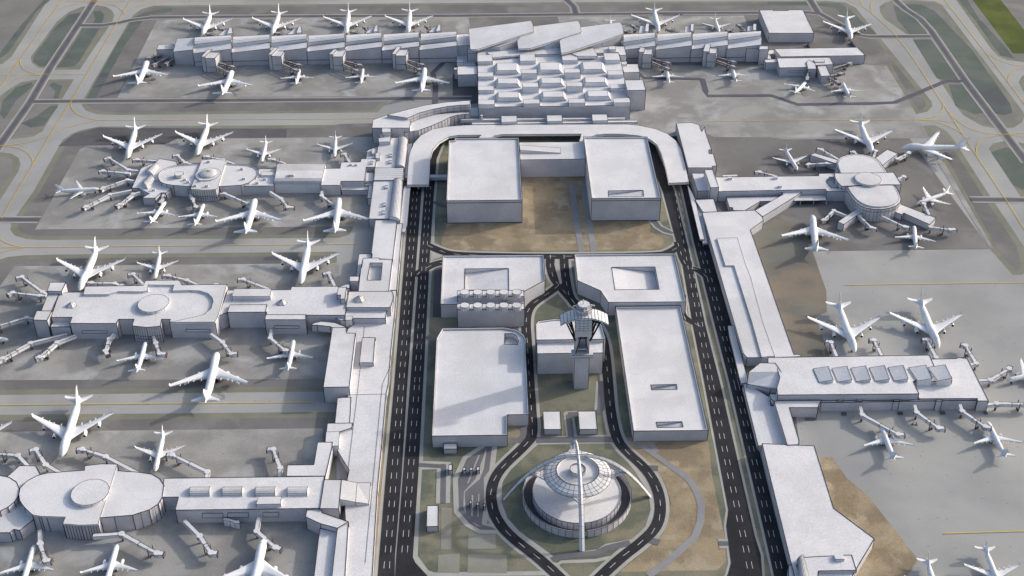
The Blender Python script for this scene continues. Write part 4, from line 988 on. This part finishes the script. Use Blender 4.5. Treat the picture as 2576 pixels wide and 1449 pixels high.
RA_ = ((fl.x-CX)**2+(fl.y-CY)**2)**.5; RB_ = ((frt.x-CX)**2+(frt.y-CY)**2)**.5; RF_ = ((ff.x-CX)**2+(ff.y-CY)**2)**.5
zap = Zat(312)
def arch(foot, r0):
    d_ = Vector((foot.x-CX, foot.y-CY, 0)); R_ = d_.length; d_.normalize(); s_ = Vector((-d_.y,d_.x,0)); A = MB(); rows = []
    N_ = 22
    for k in range(N_+1):
        u = k/N_; x = R_*u; zz = zap*(1-u**2.15); sl = -zap*2.15*u**1.15/R_
        nrm = Vector((0,0,1))-d_*sl; nrm.normalize()
        w_ = 1.1+1.0*u; h_ = 1.15+1.2*math.sin(PI*min(1,u*1.15))*.8
        c = Vector((CX,CY,zz))+d_*x
        rows.append([c+s_*w_+nrm*0, c+nrm*h_*.8, c-s_*w_, c-nrm*h_])
    A.grid(rows, close=True, smooth=False); A.face(rows[-1]); A.face(rows[0][::-1])
    for k in range(N_+1):
        for i in range(4):
            if k % 2 == 0: A.bar(rows[k][i],rows[k][(i+1)%4],.07)
    for i in range(4):
        for k in range(N_): A.bar(rows[k][i],rows[k+1][i],.07)
    A.build('arch_leg',['white','joint'],TH)
    # buttress joining saucer rim to the leg
    B = MB(); xo = rs*1.22; uo = xo/R_; zo_ = zap*(1-uo**2.15)
    a = [Vector((CX,CY,0))+d_*rs*.93+s_*k*6.5+Vector((0,0,zs-.1)) for k in (-1,-.5,0,.5,1)]
    m_ = [Vector((CX,CY,0))+d_*rs*1.1+s_*k*3.+Vector((0,0,zs-.4+.3*(1-abs(k)))) for k in (-1,-.5,0,.5,1)]
    b = [Vector((CX,CY,0))+d_*xo*1.02+s_*k*1.6+Vector((0,0,zs+1.+(0.5 if k==0 else 0))) for k in (-1,-.5,0,.5,1)]
    c_ = [Vector((CX,CY,0))+d_*R_*.66+s_*k*1.2+Vector((0,0,zap*(1-.66**2.15)-.6)) for k in (-1,-.5,0,.5,1)]
    B.grid([a,m_,b,c_],smooth=False)
    lo = [[v-Vector((0,0,1.2)) for v in r_] for r_ in (a,m_,b,c_)]; B.grid([r_[::-1] for r_ in lo],smooth=False)
    for r_, l_ in zip((a,m_,b,c_),lo):
        for i in (0,4): pass
    for i in (0,4):
        B.grid([[r_[i] for r_ in (a,m_,b,c_)],[r_[i] for r_ in lo]] if i==0 else [[r_[i] for r_ in lo],[r_[i] for r_ in (a,m_,b,c_)]],smooth=False)
    for r_ in (a,m_,b,c_):
        for i in range(4): B.bar(r_[i],r_[i+1],.08)
    for i in range(5):
        for r_, q_ in zip((a,m_,b),(m_,b,c_)): B.bar(r_[i],q_[i],.08)
    B.build('buttress',['white','joint'],TH)
arch(fl,0); arch(frt,0); arch(ff,0); arch(Vector((2*CX-ff.x-1, 2*CY-ff.y, 0)),0)
# ------------------------------------------------------------------ jet bridges
def bridge_mesh(parent, P, tip, z, truss=False):
    """P: world points wall .. rotunda .. cab centre; z roof height"""
    hh = 2.9; w = 1.55 if not truss else 1.4
    cm = ['steel','joint'] if not truss else ['truss','black']
    tm = ['white','joint'] if not truss else ['steel','truss']
    for i, (a, b) in enumerate(zip(P, P[1:])):
        d = b-a; d.z = 0; L = d.length
        if L < .5: continue
        d.normalize(); s = Vector((-d.y,d.x,0)); last = i == len(P)-2
        secs = [(0,.5,w,0),(.48,1,w*.86,-.25)] if last and L > 14 else [(0,1,w,0)]
        A = MB()
        for f0, f1, ww, dz in secs:
            p, q = a+d*L*f0, a+d*L*f1
            if truss:
                for off in (-1,1):
                    n = max(2,int((q-p).length/3))
                    for zz in (z+dz-.1, z+dz-hh): A.bar(p+s*off*ww+Vector((0,0,zz-p.z)), q+s*off*ww+Vector((0,0,zz-q.z)), .22, 1)
                    for k in range(n):
                        u, v = p.lerp(q,k/n), p.lerp(q,(k+1)/n); u.z = z+dz-(hh if k%2 else .1); v.z = z+dz-(.1 if k%2 else hh)
                        A.bar(u+s*off*ww, v+s*off*ww, .18, 1)
                for zz, t_ in ((z+dz-.1,.25),(z+dz-hh+.1,.25)):
                    A.box((p+q)/2,(q-p).length/2,ww*.95,zz-t_,zz,0,d)
            else:
                A.box((p+q)/2,(q-p).length/2,ww,z+dz-hh,z+dz,0,d)
                for off in (-1,1):
                    A.bar(Vector((p.x,p.y,z+dz))+s*off*ww, Vector((q.x,q.y,z+dz))+s*off*ww, .12)
                A.bar(Vector((q.x,q.y,z+dz))-s*ww, Vector((q.x,q.y,z+dz))+s*ww, .14)
                A.bar(Vector((q.x,q.y,z+dz-hh))-s*ww, Vector((q.x,q.y,z+dz))-s*ww, .12); A.bar(Vector((q.x,q.y,z+dz-hh))+s*ww, Vector((q.x,q.y,z+dz))+s*ww, .12)
        A.build('tunnel', tm, parent)
    if len(P) > 2:
        for r in P[1:-1]:
            A = MB(); A.cyl((r.x,r.y),2.3,z-hh-.1,z+.25,0,14)
            for i in range(14): A.bar((r.x+2.3*math.cos(2*PI*i/14),r.y+2.3*math.sin(2*PI*i/14),z-hh),(r.x+2.3*math.cos(2*PI*i/14),r.y+2.3*math.sin(2*PI*i/14),z-.3),.12)
            A.build('rotunda',tm,parent)
            B = MB(); B.cyl((r.x,r.y),.9,0,z-hh,0,8); B.build('pillar',['truss'],parent)
    c = P[-1]; d = Vector(tip)-c; d.z = 0; L = max(d.length,3.6); d.normalize(); s = Vector((-d.y,d.x,0))
    A = MB(); A.cyl((c.x,c.y),2.3,z-hh-.4,z+.2,0,14)
    for i in range(14): A.bar((c.x+2.32*math.cos(2*PI*i/14),c.y+2.32*math.sin(2*PI*i/14),z-hh),(c.x+2.32*math.cos(2*PI*i/14),c.y+2.32*math.sin(2*PI*i/14),z-.3),.12)
    A.box(c+d*L*.55,L*.5,1.9,z-hh-.3,z,0,d)
    for off in (-1,1): A.bar(Vector((c.x,c.y,z))+d*1.5+s*off*1.9, Vector((c.x,c.y,z))+d*L*1.05+s*off*1.9,.12)
    A.bar(Vector((c.x,c.y,z))+d*L*1.05-s*1.9, Vector((c.x,c.y,z))+d*L*1.05+s*1.9,.12)
    cab = A.build('cab',tm,parent)
    B = MB(); e = c+d*(L*1.05+.35); B.box(e,.45,2.1,z-hh-.35,z-.1,0,d); B.build('canopy_hood',['truss'],cab)
    # drive columns
    a = P[-2]; dd = (a-c); dd.z = 0; Lt = dd.length
    if Lt > 9:
        dd.normalize(); ss = Vector((-dd.y,dd.x,0)); m_ = c+dd*min(6.5,Lt*.4)
        B = MB()
        for off in (-1,1): q = m_+ss*off*2.4; B.bar((q.x,q.y,.6),(q.x,q.y,z+1.8),.28,0)
        p_, q_ = m_-ss*2.4, m_+ss*2.4; B.bar((p_.x,p_.y,2.2),(q_.x,q_.y,2.2),.35,0)
        dc = B.build('lift_column',['truss'],parent)
        W_ = MB()
        for off in (-1,1):
            q = m_+ss*off*1.1; W_.box(q,.35,.55,0,1.2,0,ss)
        W_.box(m_,.3,1.3,.9,1.5,0,dd); W_.build('wheel_bogie',['dark'],dc)
JB = [ # sheet, readings wall>rotunda>cab>tip
('p','620,270 490,257 295,137 245,150'),('p','505,292 465,290 230,267 190,275'),('p','770,168 575,152 530,157'),('p','1110,197 1062,186 982,112 937,112'),('p','1550,197 1440,157 1282,122 1237,120'),
('p','550,367 475,357 235,437 205,458'),('p','522,462 302,505 60,624 30,642'),('p','605,482 535,500 400,604 366,622'),('p','842,498 822,570 800,592'),('p','1105,502 1135,552 1165,627 1185,640'),
('p','1410,499 1453,494 1690,592 1728,602'),('p','1912,477 2025,547 2092,632 2152,634'),('p','2062,192 1947,152 1890,147'),('q','115,940 105,1017 275,1142 315,1152'),('q','530,512 457,390 400,392'),
('01','350,767 322,752 165,637 122,646'),('01','345,782 300,780 95,756 60,772'),('01','250,952 200,946 -60,1022 -95,1035'),('01','505,1070 230,1137 20,1252 -15,1270'),('01','572,1077 430,1132 300,1242 272,1252'),
('01','862,1066 825,1106 795,1196 812,1224'),('01','1157,1086 1175,1137 1205,1217 1250,1218'),('01','1592,1067 1680,1131 1745,1217 1788,1215'),('01','2047,1032 2040,1100 2150,1190 2180,1194'),('01','1492,698 1410,663 1270,627 1230,626'),
('01','1080,692 1005,617 968,622'),('01','905,702 865,687 690,682 668,681'),('01','2022,728 1835,656 1797,656'),('01','2527,708 2480,610 2440,616'),
('02','207,612 135,537 -30,522 -60,522'),('02','452,667 345,607 270,491 225,500'),('02','1032,667 797,545 620,488 582,491'),('02','1562,706 1565,660 1300,531 1260,533'),('02','2110,698 2115,631 2063,489 2020,489'),
('02','300,1100 302,1201 345,1327 383,1328'),('02','702,1142 917,1128 1183,1273 1230,1277'),('02','1392,1027 1507,1144 1592,1271 1637,1272'),('02','1953,1005 1937,1108 2080,1231 2117,1242'),
('22','1342,167 1357,230 1628,376 1670,377'),('22','1752,157 1768,211 1932,327 1974,330'),('22','2094,152 2110,201 2283,317 2325,327'),('22','2300,152 2370,144 2600,148 2640,146'),
('21','2175,1302 2215,1290 2137,1156 2105,1146'),('21','2240,1420 2323,1416 2465,1332 2472,1318'),('21','1162,1237 1120,1131 1082,1123'),('21','1502,1232 1445,1116 1412,1113'),('21','1925,1262 1912,1246 1845,1112 1810,1110'),
('r','1562,202 1400,107 1358,96'),('r','1520,248 1450,246 1275,252 1245,264'),('r','1760,158 1722,131 1685,131'),('r','1920,192 1945,122 1925,108'),('r','2138,192 2162,201 2272,142 2285,124'),
('r','2170,402 2225,377 2250,388'),('r','945,377 775,331 730,331'),('r','1652,772 1522,721 1425,812 1395,822'),('r','1765,760 1778,776 1900,890 1950,902'),('r','1950,735 1947,748 2235,882 2280,888'),
('21','1865,250 1872,262 2020,281 2062,277'),('r','2482,762 2430,652 2422,640'),
]
def jname(t, s, lst): pass
def region_of(P):
    """which building a bridge hangs on"""
    return None
jl = {0:('upper left pier, far side',),}
side = {}
recs = []
names = ['upper left pier']*15+['middle left pier']*14+['lower left pier']*9+['lower right pier']*9+['right round pier']*12
sides = ['back','left','back','back','back','left','front','front','front','front','front','front','back','front','back',
 'back','left','left','front','front','front','front','front','front','back','back','back','back','back',
 'back','back','back','back','back','front','front','front','front',
 'front','front','front','right','right','right','back','back','back',
 'back','left','back','back','right','right','left','front','front','front','front','right']
names[13] = names[14] = 'upper left pier'
for (t, s), nm, sd in zip(JB, names, sides):
    recs.append([t, s, nm, sd, fr(t, *map(float, s.split()[-2].split(',')))])
from collections import defaultdict
grp = defaultdict(list)
for r in recs: grp[(r[2], r[3])].append(r)
for (nm, sd), lst in grp.items():
    vert = sd in ('left','right')
    lst.sort(key=lambda r: r[4][1] if vert else r[4][0])
    sw = {'back':'far side','front':'near side','left':'left end','right':'right end'}[sd]
    for i, (t, s, _, _, _) in enumerate(lst):
        P = pts(t, s, 7.5); tip = P[-1]; P = P[:-1]
        k = len(lst)
        if k == 1: pos = 'only one at the %s of the %s'%(sw, nm)
        else: pos = '%s from %s, %s of %s'%(ordn[i], 'top' if vert else 'left', sw, nm)
        look = 'straight jet bridge' if len(P) == 2 else 'bent jet bridge'
        T = thing('jet_bridge', '%s, %s'%(look, pos), 'jet bridge', (P[0].x, P[0].y, 0), 'grey jet bridges on the piers')
        bridge_mesh(T, P, tip, 7.5)
TB = [('00','1652,470 1752,498 1770,503','first'),('00','1632,495 1720,540 1740,550',''),('00','2152,456 2250,484 2270,488',''),('00','2137,480 2228,522 2245,528',''),('10','30,456 135,486 152,490',''),('10','12,480 112,526 130,532',''),
 ('10','500,450 606,482 625,487',''),('10','487,475 588,520 607,527',''),('10','2350,440 2462,470 2480,475',''),('10','2345,465 2460,510 2478,517',''),('20','262,430 378,462 397,466',''),('20','260,455 378,497 397,505','')]
for i, (t, s, _) in enumerate(TB):
    P = pts(t, s, 9.); tip = P[-1]
    T = thing('jet_bridge','dark truss jet bridge, %s of the pair on the %s gate tower from the left'%('upper' if i%2==0 else 'lower', ordn[i//2]),'jet bridge',(P[0].x,P[0].y,0),'dark truss jet bridges of the far concourse')
    bridge_mesh(T, P[:-1], tip, 9., True)
TB2 = [('00','1225,412 1125,432 1100,436','top one of three dark jet bridges at the far concourse left end'),('00','1272,426 1170,480 1155,486','middle one of three dark jet bridges at the far concourse left end'),('00','1320,432 1262,472 1248,482','right one of three dark jet bridges at the far concourse left end'),
 ('00','1635,268 1575,252 1560,247','small dark jet bridge at the nose of the leftmost jet behind the far concourse'),('00','1712,226 1678,214 1660,214','small dark jet bridge on the block beside the leftmost jet behind the far concourse'),
 ('00','2150,262 2100,248 2080,244','small dark jet bridge at the nose of the second jet behind the far concourse'),('00','2225,216 2195,208 2175,208','small dark jet bridge on the block beside the second jet behind the far concourse'),
 ('10','150,256 92,238 75,234','small dark jet bridge at the nose of the third jet behind the far concourse'),('10','200,228 182,204 170,198','small dark jet bridge on the block beside the third jet behind the far concourse'),
 ('10','615,252 570,236 550,232','small dark jet bridge at the nose of the fourth jet behind the far concourse'),('10','668,220 650,198 640,192','small dark jet bridge on the block beside the fourth jet behind the far concourse'),
 ('10','2195,250 2145,232 2128,226','dark truss jet bridge right of the third swooping roof, lower of two'),('10','2240,220 2205,192 2192,184','dark truss jet bridge right of the third swooping roof, upper of two'),
 ('10','2550,242 2475,218 2458,214','dark jet bridge right of the big jet nose behind the right concourse'),('20','400,242 350,226 334,222','dark jet bridge right of the small jet behind the right concourse, lower of two'),('20','478,230 430,190 414,182','dark jet bridge right of the small jet behind the right concourse, upper of two'),
 ('20','1142,512 1255,476 1277,468','dark jet bridge at the right end of the white gate building'),('20','1105,572 1190,552 1212,547','dark jet bridge on the gate building stub, pointing right'),('20','1090,576 1165,612 1182,625','dark jet bridge on the gate building stub, pointing at a small jet'),('20','950,520 942,582 940,603','dark jet bridge hanging straight down from the front of the white gate building')]
for t, s, lb in TB2:
    P = pts(t, s, 8.); tip = P[-1]
    T = thing('jet_bridge',lb,'jet bridge',(P[0].x,P[0].y,0),'dark truss jet bridges of the far concourse'); bridge_mesh(T, P[:-1], tip, 8., True)
# ------------------------------------------------------------------ airliners (nose towards +x, origin under the nose tip)
def loft(A, secs, n=20, m=0):
    rows = [[Vector((x, ry*math.cos(2*PI*i/n), zc+rz*math.sin(2*PI*i/n))) for i in range(n)] for x, zc, ry, rz in secs]
    A.grid(rows, close=True); A.face(rows[0][::-1], m); A.face(rows[-1], m)
def foil(A, secs, vertical=False):
    """secs: (span, xLE, chord, z, thick)"""
    rows = []
    for y, xl, c, z, th in secs:
        pr = [(0,0),(.08,.42),(.3,.5),(.6,.33),(1,.02),(.6,-.3),(.3,-.42),(.08,-.32)]
        if vertical: rows.append([Vector((-(xl+c*u), v*th, y)) for u, v in pr])
        else: rows.append([Vector((-(xl+c*u), y, z+v*th)) for u, v in pr])
    A.grid(rows, close=True); A.face(rows[0][::-1]); A.face(rows[-1])
def engine(parent, x, y, z, r, L, wz):
    A = MB(); loft(A, [(-x, z, r*.82, r*.82),(-x-.12*L, z, r, r),(-x-.45*L, z, r*1.0, r*1.0),(-x-.8*L, z, r*.75, r*.75),(-x-L, z, r*.45, r*.45)], 16)
    e = A.build('engine', ['plane'], parent, world=False)
    B = MB(); B.cyl((0,0), r*.74, 0, .1, 0, 16); B.v = [Vector((-x+.05-(v.z)*.2, y*0+v.x, z+v.y)) for v in B.v]; B.build('engine_intake', ['dark'], e, world=False)
    A2 = MB(); A2.box((-x-L*.55,0), L*.42, .22, z+r*.6, wz)
    A2.build('pylon', ['plane'], e, world=False)
    e.location.y = y
    return e
def gear(parent, x, y, z, r, nm='landing_gear'):
    A = MB(); A.bar((-x,y,r),(-x,y,z),.22,0)
    for sy in (-1,1):
        for k in (-.9,.9):
            B = MB(); B.cyl((0,0), r, -.25, .25, 0, 12); o = Vector((-x+k*r, y+sy*.55, r)); B.v = [Vector((v.x, v.z, v.y))+o for v in B.v]
            n0 = len(A.v); A.v += B.v; A.f += [tuple(n0+i for i in f) for f in B.f]; A.m += B.m; A.sm += B.sm
    A.build(nm, ['dark'], parent, world=False)
def plane_big():
    T = bpy.data.objects.new('airliner', None); COL.objects.link(T)
    A = MB(); zc = 6.0
    loft(A, [(-.0,5.2,.15,.15),(-.8,5.3,1.0,.95),(-2.2,5.6,1.8,1.8),(-4.5,6.0,2.6,2.8),(-7.5,6.5,3.1,3.7),(-11,6.75,3.25,4.1),(-18,6.7,3.25,4.05),(-22,6.35,3.25,3.65),(-26,6.0,3.25,3.25),(-50,6.0,3.25,3.25),(-57,6.35,2.8,2.85),(-63,6.95,1.9,1.95),(-67.5,7.35,1.1,1.1),(-70.2,7.6,.4,.45)])
    for k, (xx, zz, rr) in enumerate(((-21,6.4,3.72),(-46,6.0,3.27),(-9,6.6,3.95))):
        ry = 3.27
        for i in range(20):
            a, b = 2*PI*i/20, 2*PI*(i+1)/20; A.bar((xx,ry*math.cos(a),zz+rr*math.sin(a)),(xx,ry*math.cos(b),zz+rr*math.sin(b)),.06,1)
    f = A.build('fuselage', ['plane','steel'], T, world=False)
    A = MB(); A.grid([[Vector((-5.0-.5*abs(i/3)**2*2, i*.62, 8.75-.10*i*i)) for i in range(-3,4)], [Vector((-5.75-.5*abs(i/3)**2*2, i*.62, 9.35-.10*i*i)) for i in range(-3,4)]],smooth=False)
    A.build('cockpit_window', ['dark'], f, world=False)
    for sy in (-1,1):
        A = MB(); foil(A, [(sy*1.5,18.5,17.5,4.6,1.9),(sy*3.3,20.4,15.2,4.8,1.8),(sy*11.8,28.8,9.2,5.9,1.1),(sy*22,37.2,6.2,7.2,.7),(sy*31.6,45.0,4.0,8.4,.4)])
        for yy, xx in ((8,37.5),(14,39),(18,41.3),(24,45)): A.bar((-xx+1.6,sy*yy,5.2+yy*.085),(-xx-1.4,sy*yy,5.0+yy*.085),.3,0)
        w = A.build('wing', ['plane','steel'], T, world=False)
        A = MB(); foil(A, [(sy*31.5,45.2,3.8,8.3,.3),(sy*32.3,46.6,2.0,10.3,.15)]); A.build('winglet', ['plane'], w, world=False)
        A = MB(); foil(A, [(sy*.6,59.5,9.2,7.4,.8),(sy*11.2,67.6,2.8,9.0,.3)]); A.build('tailplane', ['plane'], T, world=False)
        engine(T, 25.2, sy*11.8, 3.1, 1.55, 7.2, 5.6); engine(T, 34.2, sy*21.2, 4.4, 1.5, 7.0, 7.0)
        gear(T, 33.5, sy*3.6, 4., .75)
    A = MB(); foil(A, [(8.2,55.5,13.2,0,1.1),(9.5,57.2,11.3,0,.9),(19.4,66.6,4.6,0,.35)], True); A.build('tail_fin', ['plane'], T, world=False)
    gear(T, 8.2, 0, 4., .6, 'nose_gear')
    return T
def plane_small():
    T = bpy.data.objects.new('airliner', None); COL.objects.link(T)
    A = MB(); 
    loft(A, [(0,3.6,.1,.1),(-.6,3.65,.75,.7),(-1.8,3.8,1.35,1.35),(-3.6,4.0,1.85,1.85),(-5.6,4.1,2.0,2.05),(-32,4.1,2.0,2.05),(-37,4.45,1.6,1.65),(-41.5,4.95,.95,1.0),(-44.6,5.3,.3,.35)])
    for xx in (-7,-35):
        k = 1. if xx == -7 else .93
        for i in range(16):
            a, b = 2*PI*i/16, 2*PI*(i+1)/16; A.bar((xx,2.02*k*math.cos(a),4.1+2.07*math.sin(a)),(xx,2.02*k*math.cos(b),4.1+2.07*math.sin(b)),.05,1)
    f = A.build('fuselage', ['plane','steel'], T, world=False)
    A = MB(); A.grid([[Vector((-2.5-.3*abs(i/3)**2*2, i*.42, 5.3-.07*i*i)) for i in range(-3,4)], [Vector((-3.1-.3*abs(i/3)**2*2, i*.42, 5.75-.07*i*i)) for i in range(-3,4)]],smooth=False)
    A.build('cockpit_window', ['dark'], f, world=False)
    for sy in (-1,1):
        A = MB(); foil(A, [(sy*.8,14.5,9.6,3.0,1.1),(sy*2.,15.6,8.4,3.1,1.0),(sy*6.8,19.0,5.2,3.6,.6),(sy*19.0,26.2,1.9,5.0,.25)])
        for yy, xx in ((5,24.4),(8.5,25.),(12.5,26.2)): A.bar((-xx+1.2,sy*yy,3.2+yy*.1),(-xx-.9,sy*yy,3.1+yy*.1),.18,0)
        A.bar((-22.8,sy*2.,3.85),(-26.6,sy*17.5,5.12),.05,1)
        w = A.build('wing', ['plane','steel'], T, world=False)
        A = MB(); foil(A, [(sy*18.9,26.3,1.8,5.0,.2),(sy*19.6,27.2,.9,6.2,.1)]); A.build('winglet', ['plane'], w, world=False)
        A = MB(); foil(A, [(sy*.4,38.2,4.6,5.1,.45),(sy*7.2,42.4,1.7,5.9,.18)]); A.build('tailplane', ['plane'], T, world=False)
        engine(T, 13.6, sy*6.3, 1.9, 1.15, 4.6, 3.5); gear(T, 21.8, sy*3.3, 3., .55)
    A = MB(); foil(A, [(5.6,35.2,7.6,0,.7),(6.6,36.6,6.4,0,.55),(12.6,42.0,2.6,0,.25)], True); A.build('tail_fin', ['plane'], T, world=False)
    gear(T, 5.2, 0, 3., .42, 'nose_gear')
    return T
def copy_tree(o, parent=None):
    c = o.copy(); COL.objects.link(c); c.parent = parent
    for ch in o.children: copy_tree(ch, c)
    return c
BIG, SML = plane_big(), plane_small(); used = {'B':False,'N':False}
R0 = 'behind the far concourse'; R1 = 'in front of the far concourse'
PL = [('B','00',1530,270,1593,95,R0),('B','00',2055,264,2108,95,R0),('B','10',38,250,55,85,R0),('B','10',505,246,517,90,R0),('N','10',2038,262,2028,140,R0),('B','10',2393,240,2358,65,R0),('N','20',275,247,247,145,R0),('B','20',1270,298,1230,110,R0),
 ('B','00',1118,467,1032,650,R1),('B','00',1758,539,1672,728,R1),('N','00',2262,527,2232,640,R1),('N','10',165,522,147,637,R1),('B','10',632,519,603,706,R1),('N','10',2455,519,2473,628,R1),('N','20',372,510,405,620,R1),('N','20',945,608,842,705,R1),('N','20',1203,624,1268,743,R1),
 ('B','00',963,1195,1035,930,'far side of upper left pier'),('B','00',1488,1172,1585,905,'far side of upper left pier'),('N','00',1975,1225,2013,1060,'far side of upper left pier'),('N','00',2525,1185,2535,1020,'far side of upper left pier'),
 ('N','00',755,1432,410,1440,'side on at the tip of upper left pier'),('N','01',1250,77,1133,240,'near side of upper left pier'),('N','01',1540,94,1468,258,'near side of upper left pier'),('B','01',1930,57,1850,325,'near side of upper left pier'),('B','01',2562,50,2525,320,'near side of upper left pier'),
 ('B','01',602,745,738,410,'far side of middle left pier'),('N','01',1170,658,1212,440,'far side of middle left pier'),('B','01',2272,695,2328,385,'far side of middle left pier'),
 ('N','01',65,1118,-280,1105,'cut by the left edge beside the middle left pier'),('N','01',1103,1134,1030,1365,'near side of middle left pier'),('B','01',1643,1214,1545,1607,'near side of middle left pier'),('N','01',2218,1120,2172,1352,'near side of middle left pier'),
 ('B','02',-315,640,-180,190,'with one wing tip showing at the left edge'),('B','02',468,550,602,90,'far side of lower left pier'),('N','02',1172,662,1240,345,'far side of lower left pier'),
 ('N','02',262,1217,170,1500,'near side of lower left pier'),('N','02',888,1212,800,1500,'near side of lower left pier'),('B','02',1997,1170,1888,1600,'near side of lower left pier'),
 ('N','20',865,1285,770,1120,'far side of right round pier'),('B','20',1428,1155,1330,905,'far side of right round pier'),('B','20',1650,1120,2150,1110,'side on at the right of the right round pier'),
 ('N','21',1765,92,2030,-8,'pointing left at right end of right round pier'),('B','21',975,180,1013,465,'near side of right round pier'),('N','21',1745,260,1763,435,'near side of right round pier'),
 ('B','21',1300,1212,1168,830,'far side of lower right pier'),('B','21',1930,1182,1785,810,'far side of lower right pier'),('N','21',2445,1428,2800,1335,'cut by the right edge beside the lower right pier'),
 ('N','22',1487,302,1600,575,'near side of lower right pier'),('N','22',2295,285,2440,555,'near side of lower right pier'),
 ('N','22',1955,1700,1850,1350,'at the bottom right corner'),('N','22',2420,1600,2300,1285,'at the bottom right corner')]
pg = defaultdict(list)
for p in PL: pg[(p[0], p[6])].append(p)
for (ty, where), lst in pg.items():
    lst.sort(key=lambda p: fr(p[1], p[2], p[3])[0])
    for i, (ty, t, nx, ny, tx, ty2, _) in enumerate(lst):
        zn, zt = (5.2, 7.6) if ty == 'B' else (3.6, 5.3)
        Nn, Tt = G(t, nx, ny, zn), G(t, tx, ty2, zt); d = Nn-Tt
        base = BIG if ty == 'B' else SML
        o = copy_tree(base) if used[ty] else base; used[ty] = True
        o.location = (Nn.x, Nn.y, GTOP*.55); o.rotation_euler = (0, 0, math.atan2(d.y, d.x))
        kindtxt = 'large four engine jet' if ty == 'B' else 'small twin engine jet'
        pos = '' if len(lst) == 1 else ', %s from left'%ordn[i]
        tag(o, '%s parked %s%s'%(kindtxt, where, pos) if not where.startswith('cut') and not where.startswith('with') else '%s %s%s'%(kindtxt, where, pos), 'airliner', 'white airliners parked at the gates')
# ------------------------------------------------------------------ camera, light, world
cd = bpy.data.cameras.new('camera'); cam = bpy.data.objects.new('camera', cd); COL.objects.link(cam); S.camera = cam
cd.sensor_width = 36; cd.lens = F/2576*36; cd.clip_start = 1; cd.clip_end = 12000
from mathutils import Matrix
cam.matrix_world = Matrix(((_r.x,_u.x,-_d.x,0),(_r.y,_u.y,-_d.y,0),(_r.z,_u.z,-_d.z,H),(0,0,0,1)))
EL, AZ = math.radians(23.3), math.radians(23.)   # sun stands low to the right, slightly beyond
sd = Vector((math.cos(AZ)*math.cos(EL), math.sin(AZ)*math.cos(EL), math.sin(EL)))
ld = bpy.data.lights.new('sun','SUN'); ld.energy = 2.0; ld.angle = math.radians(1.2); ld.color = (1,.945,.87)
sun = bpy.data.objects.new('sun', ld); COL.objects.link(sun); sun.rotation_euler = sd.to_track_quat('Z','Y').to_euler()
w = bpy.data.worlds.new('World'); S.world = w; w.use_nodes = True; nt = w.node_tree
sk = nt.nodes.new('ShaderNodeTexSky'); sk.sky_type = 'NISHITA'; sk.sun_disc = False; sk.sun_elevation = EL; sk.sun_rotation = PI/2-AZ; sk.dust_density = 4.3; sk.air_density = 1.; sk.ozone_density = 1.2
nt.links.new(sk.outputs[0], nt.nodes['Background'].inputs['Color']); nt.nodes['Background'].inputs['Strength'].default_value = .15
S.view_settings.view_transform = 'Standard'; S.view_settings.look = 'None'; S.view_settings.exposure = .39; S.view_settings.gamma = 1
S.render.engine = 'CYCLES'; S.cycles.max_bounces = 5; S.cycles.diffuse_bounces = 3
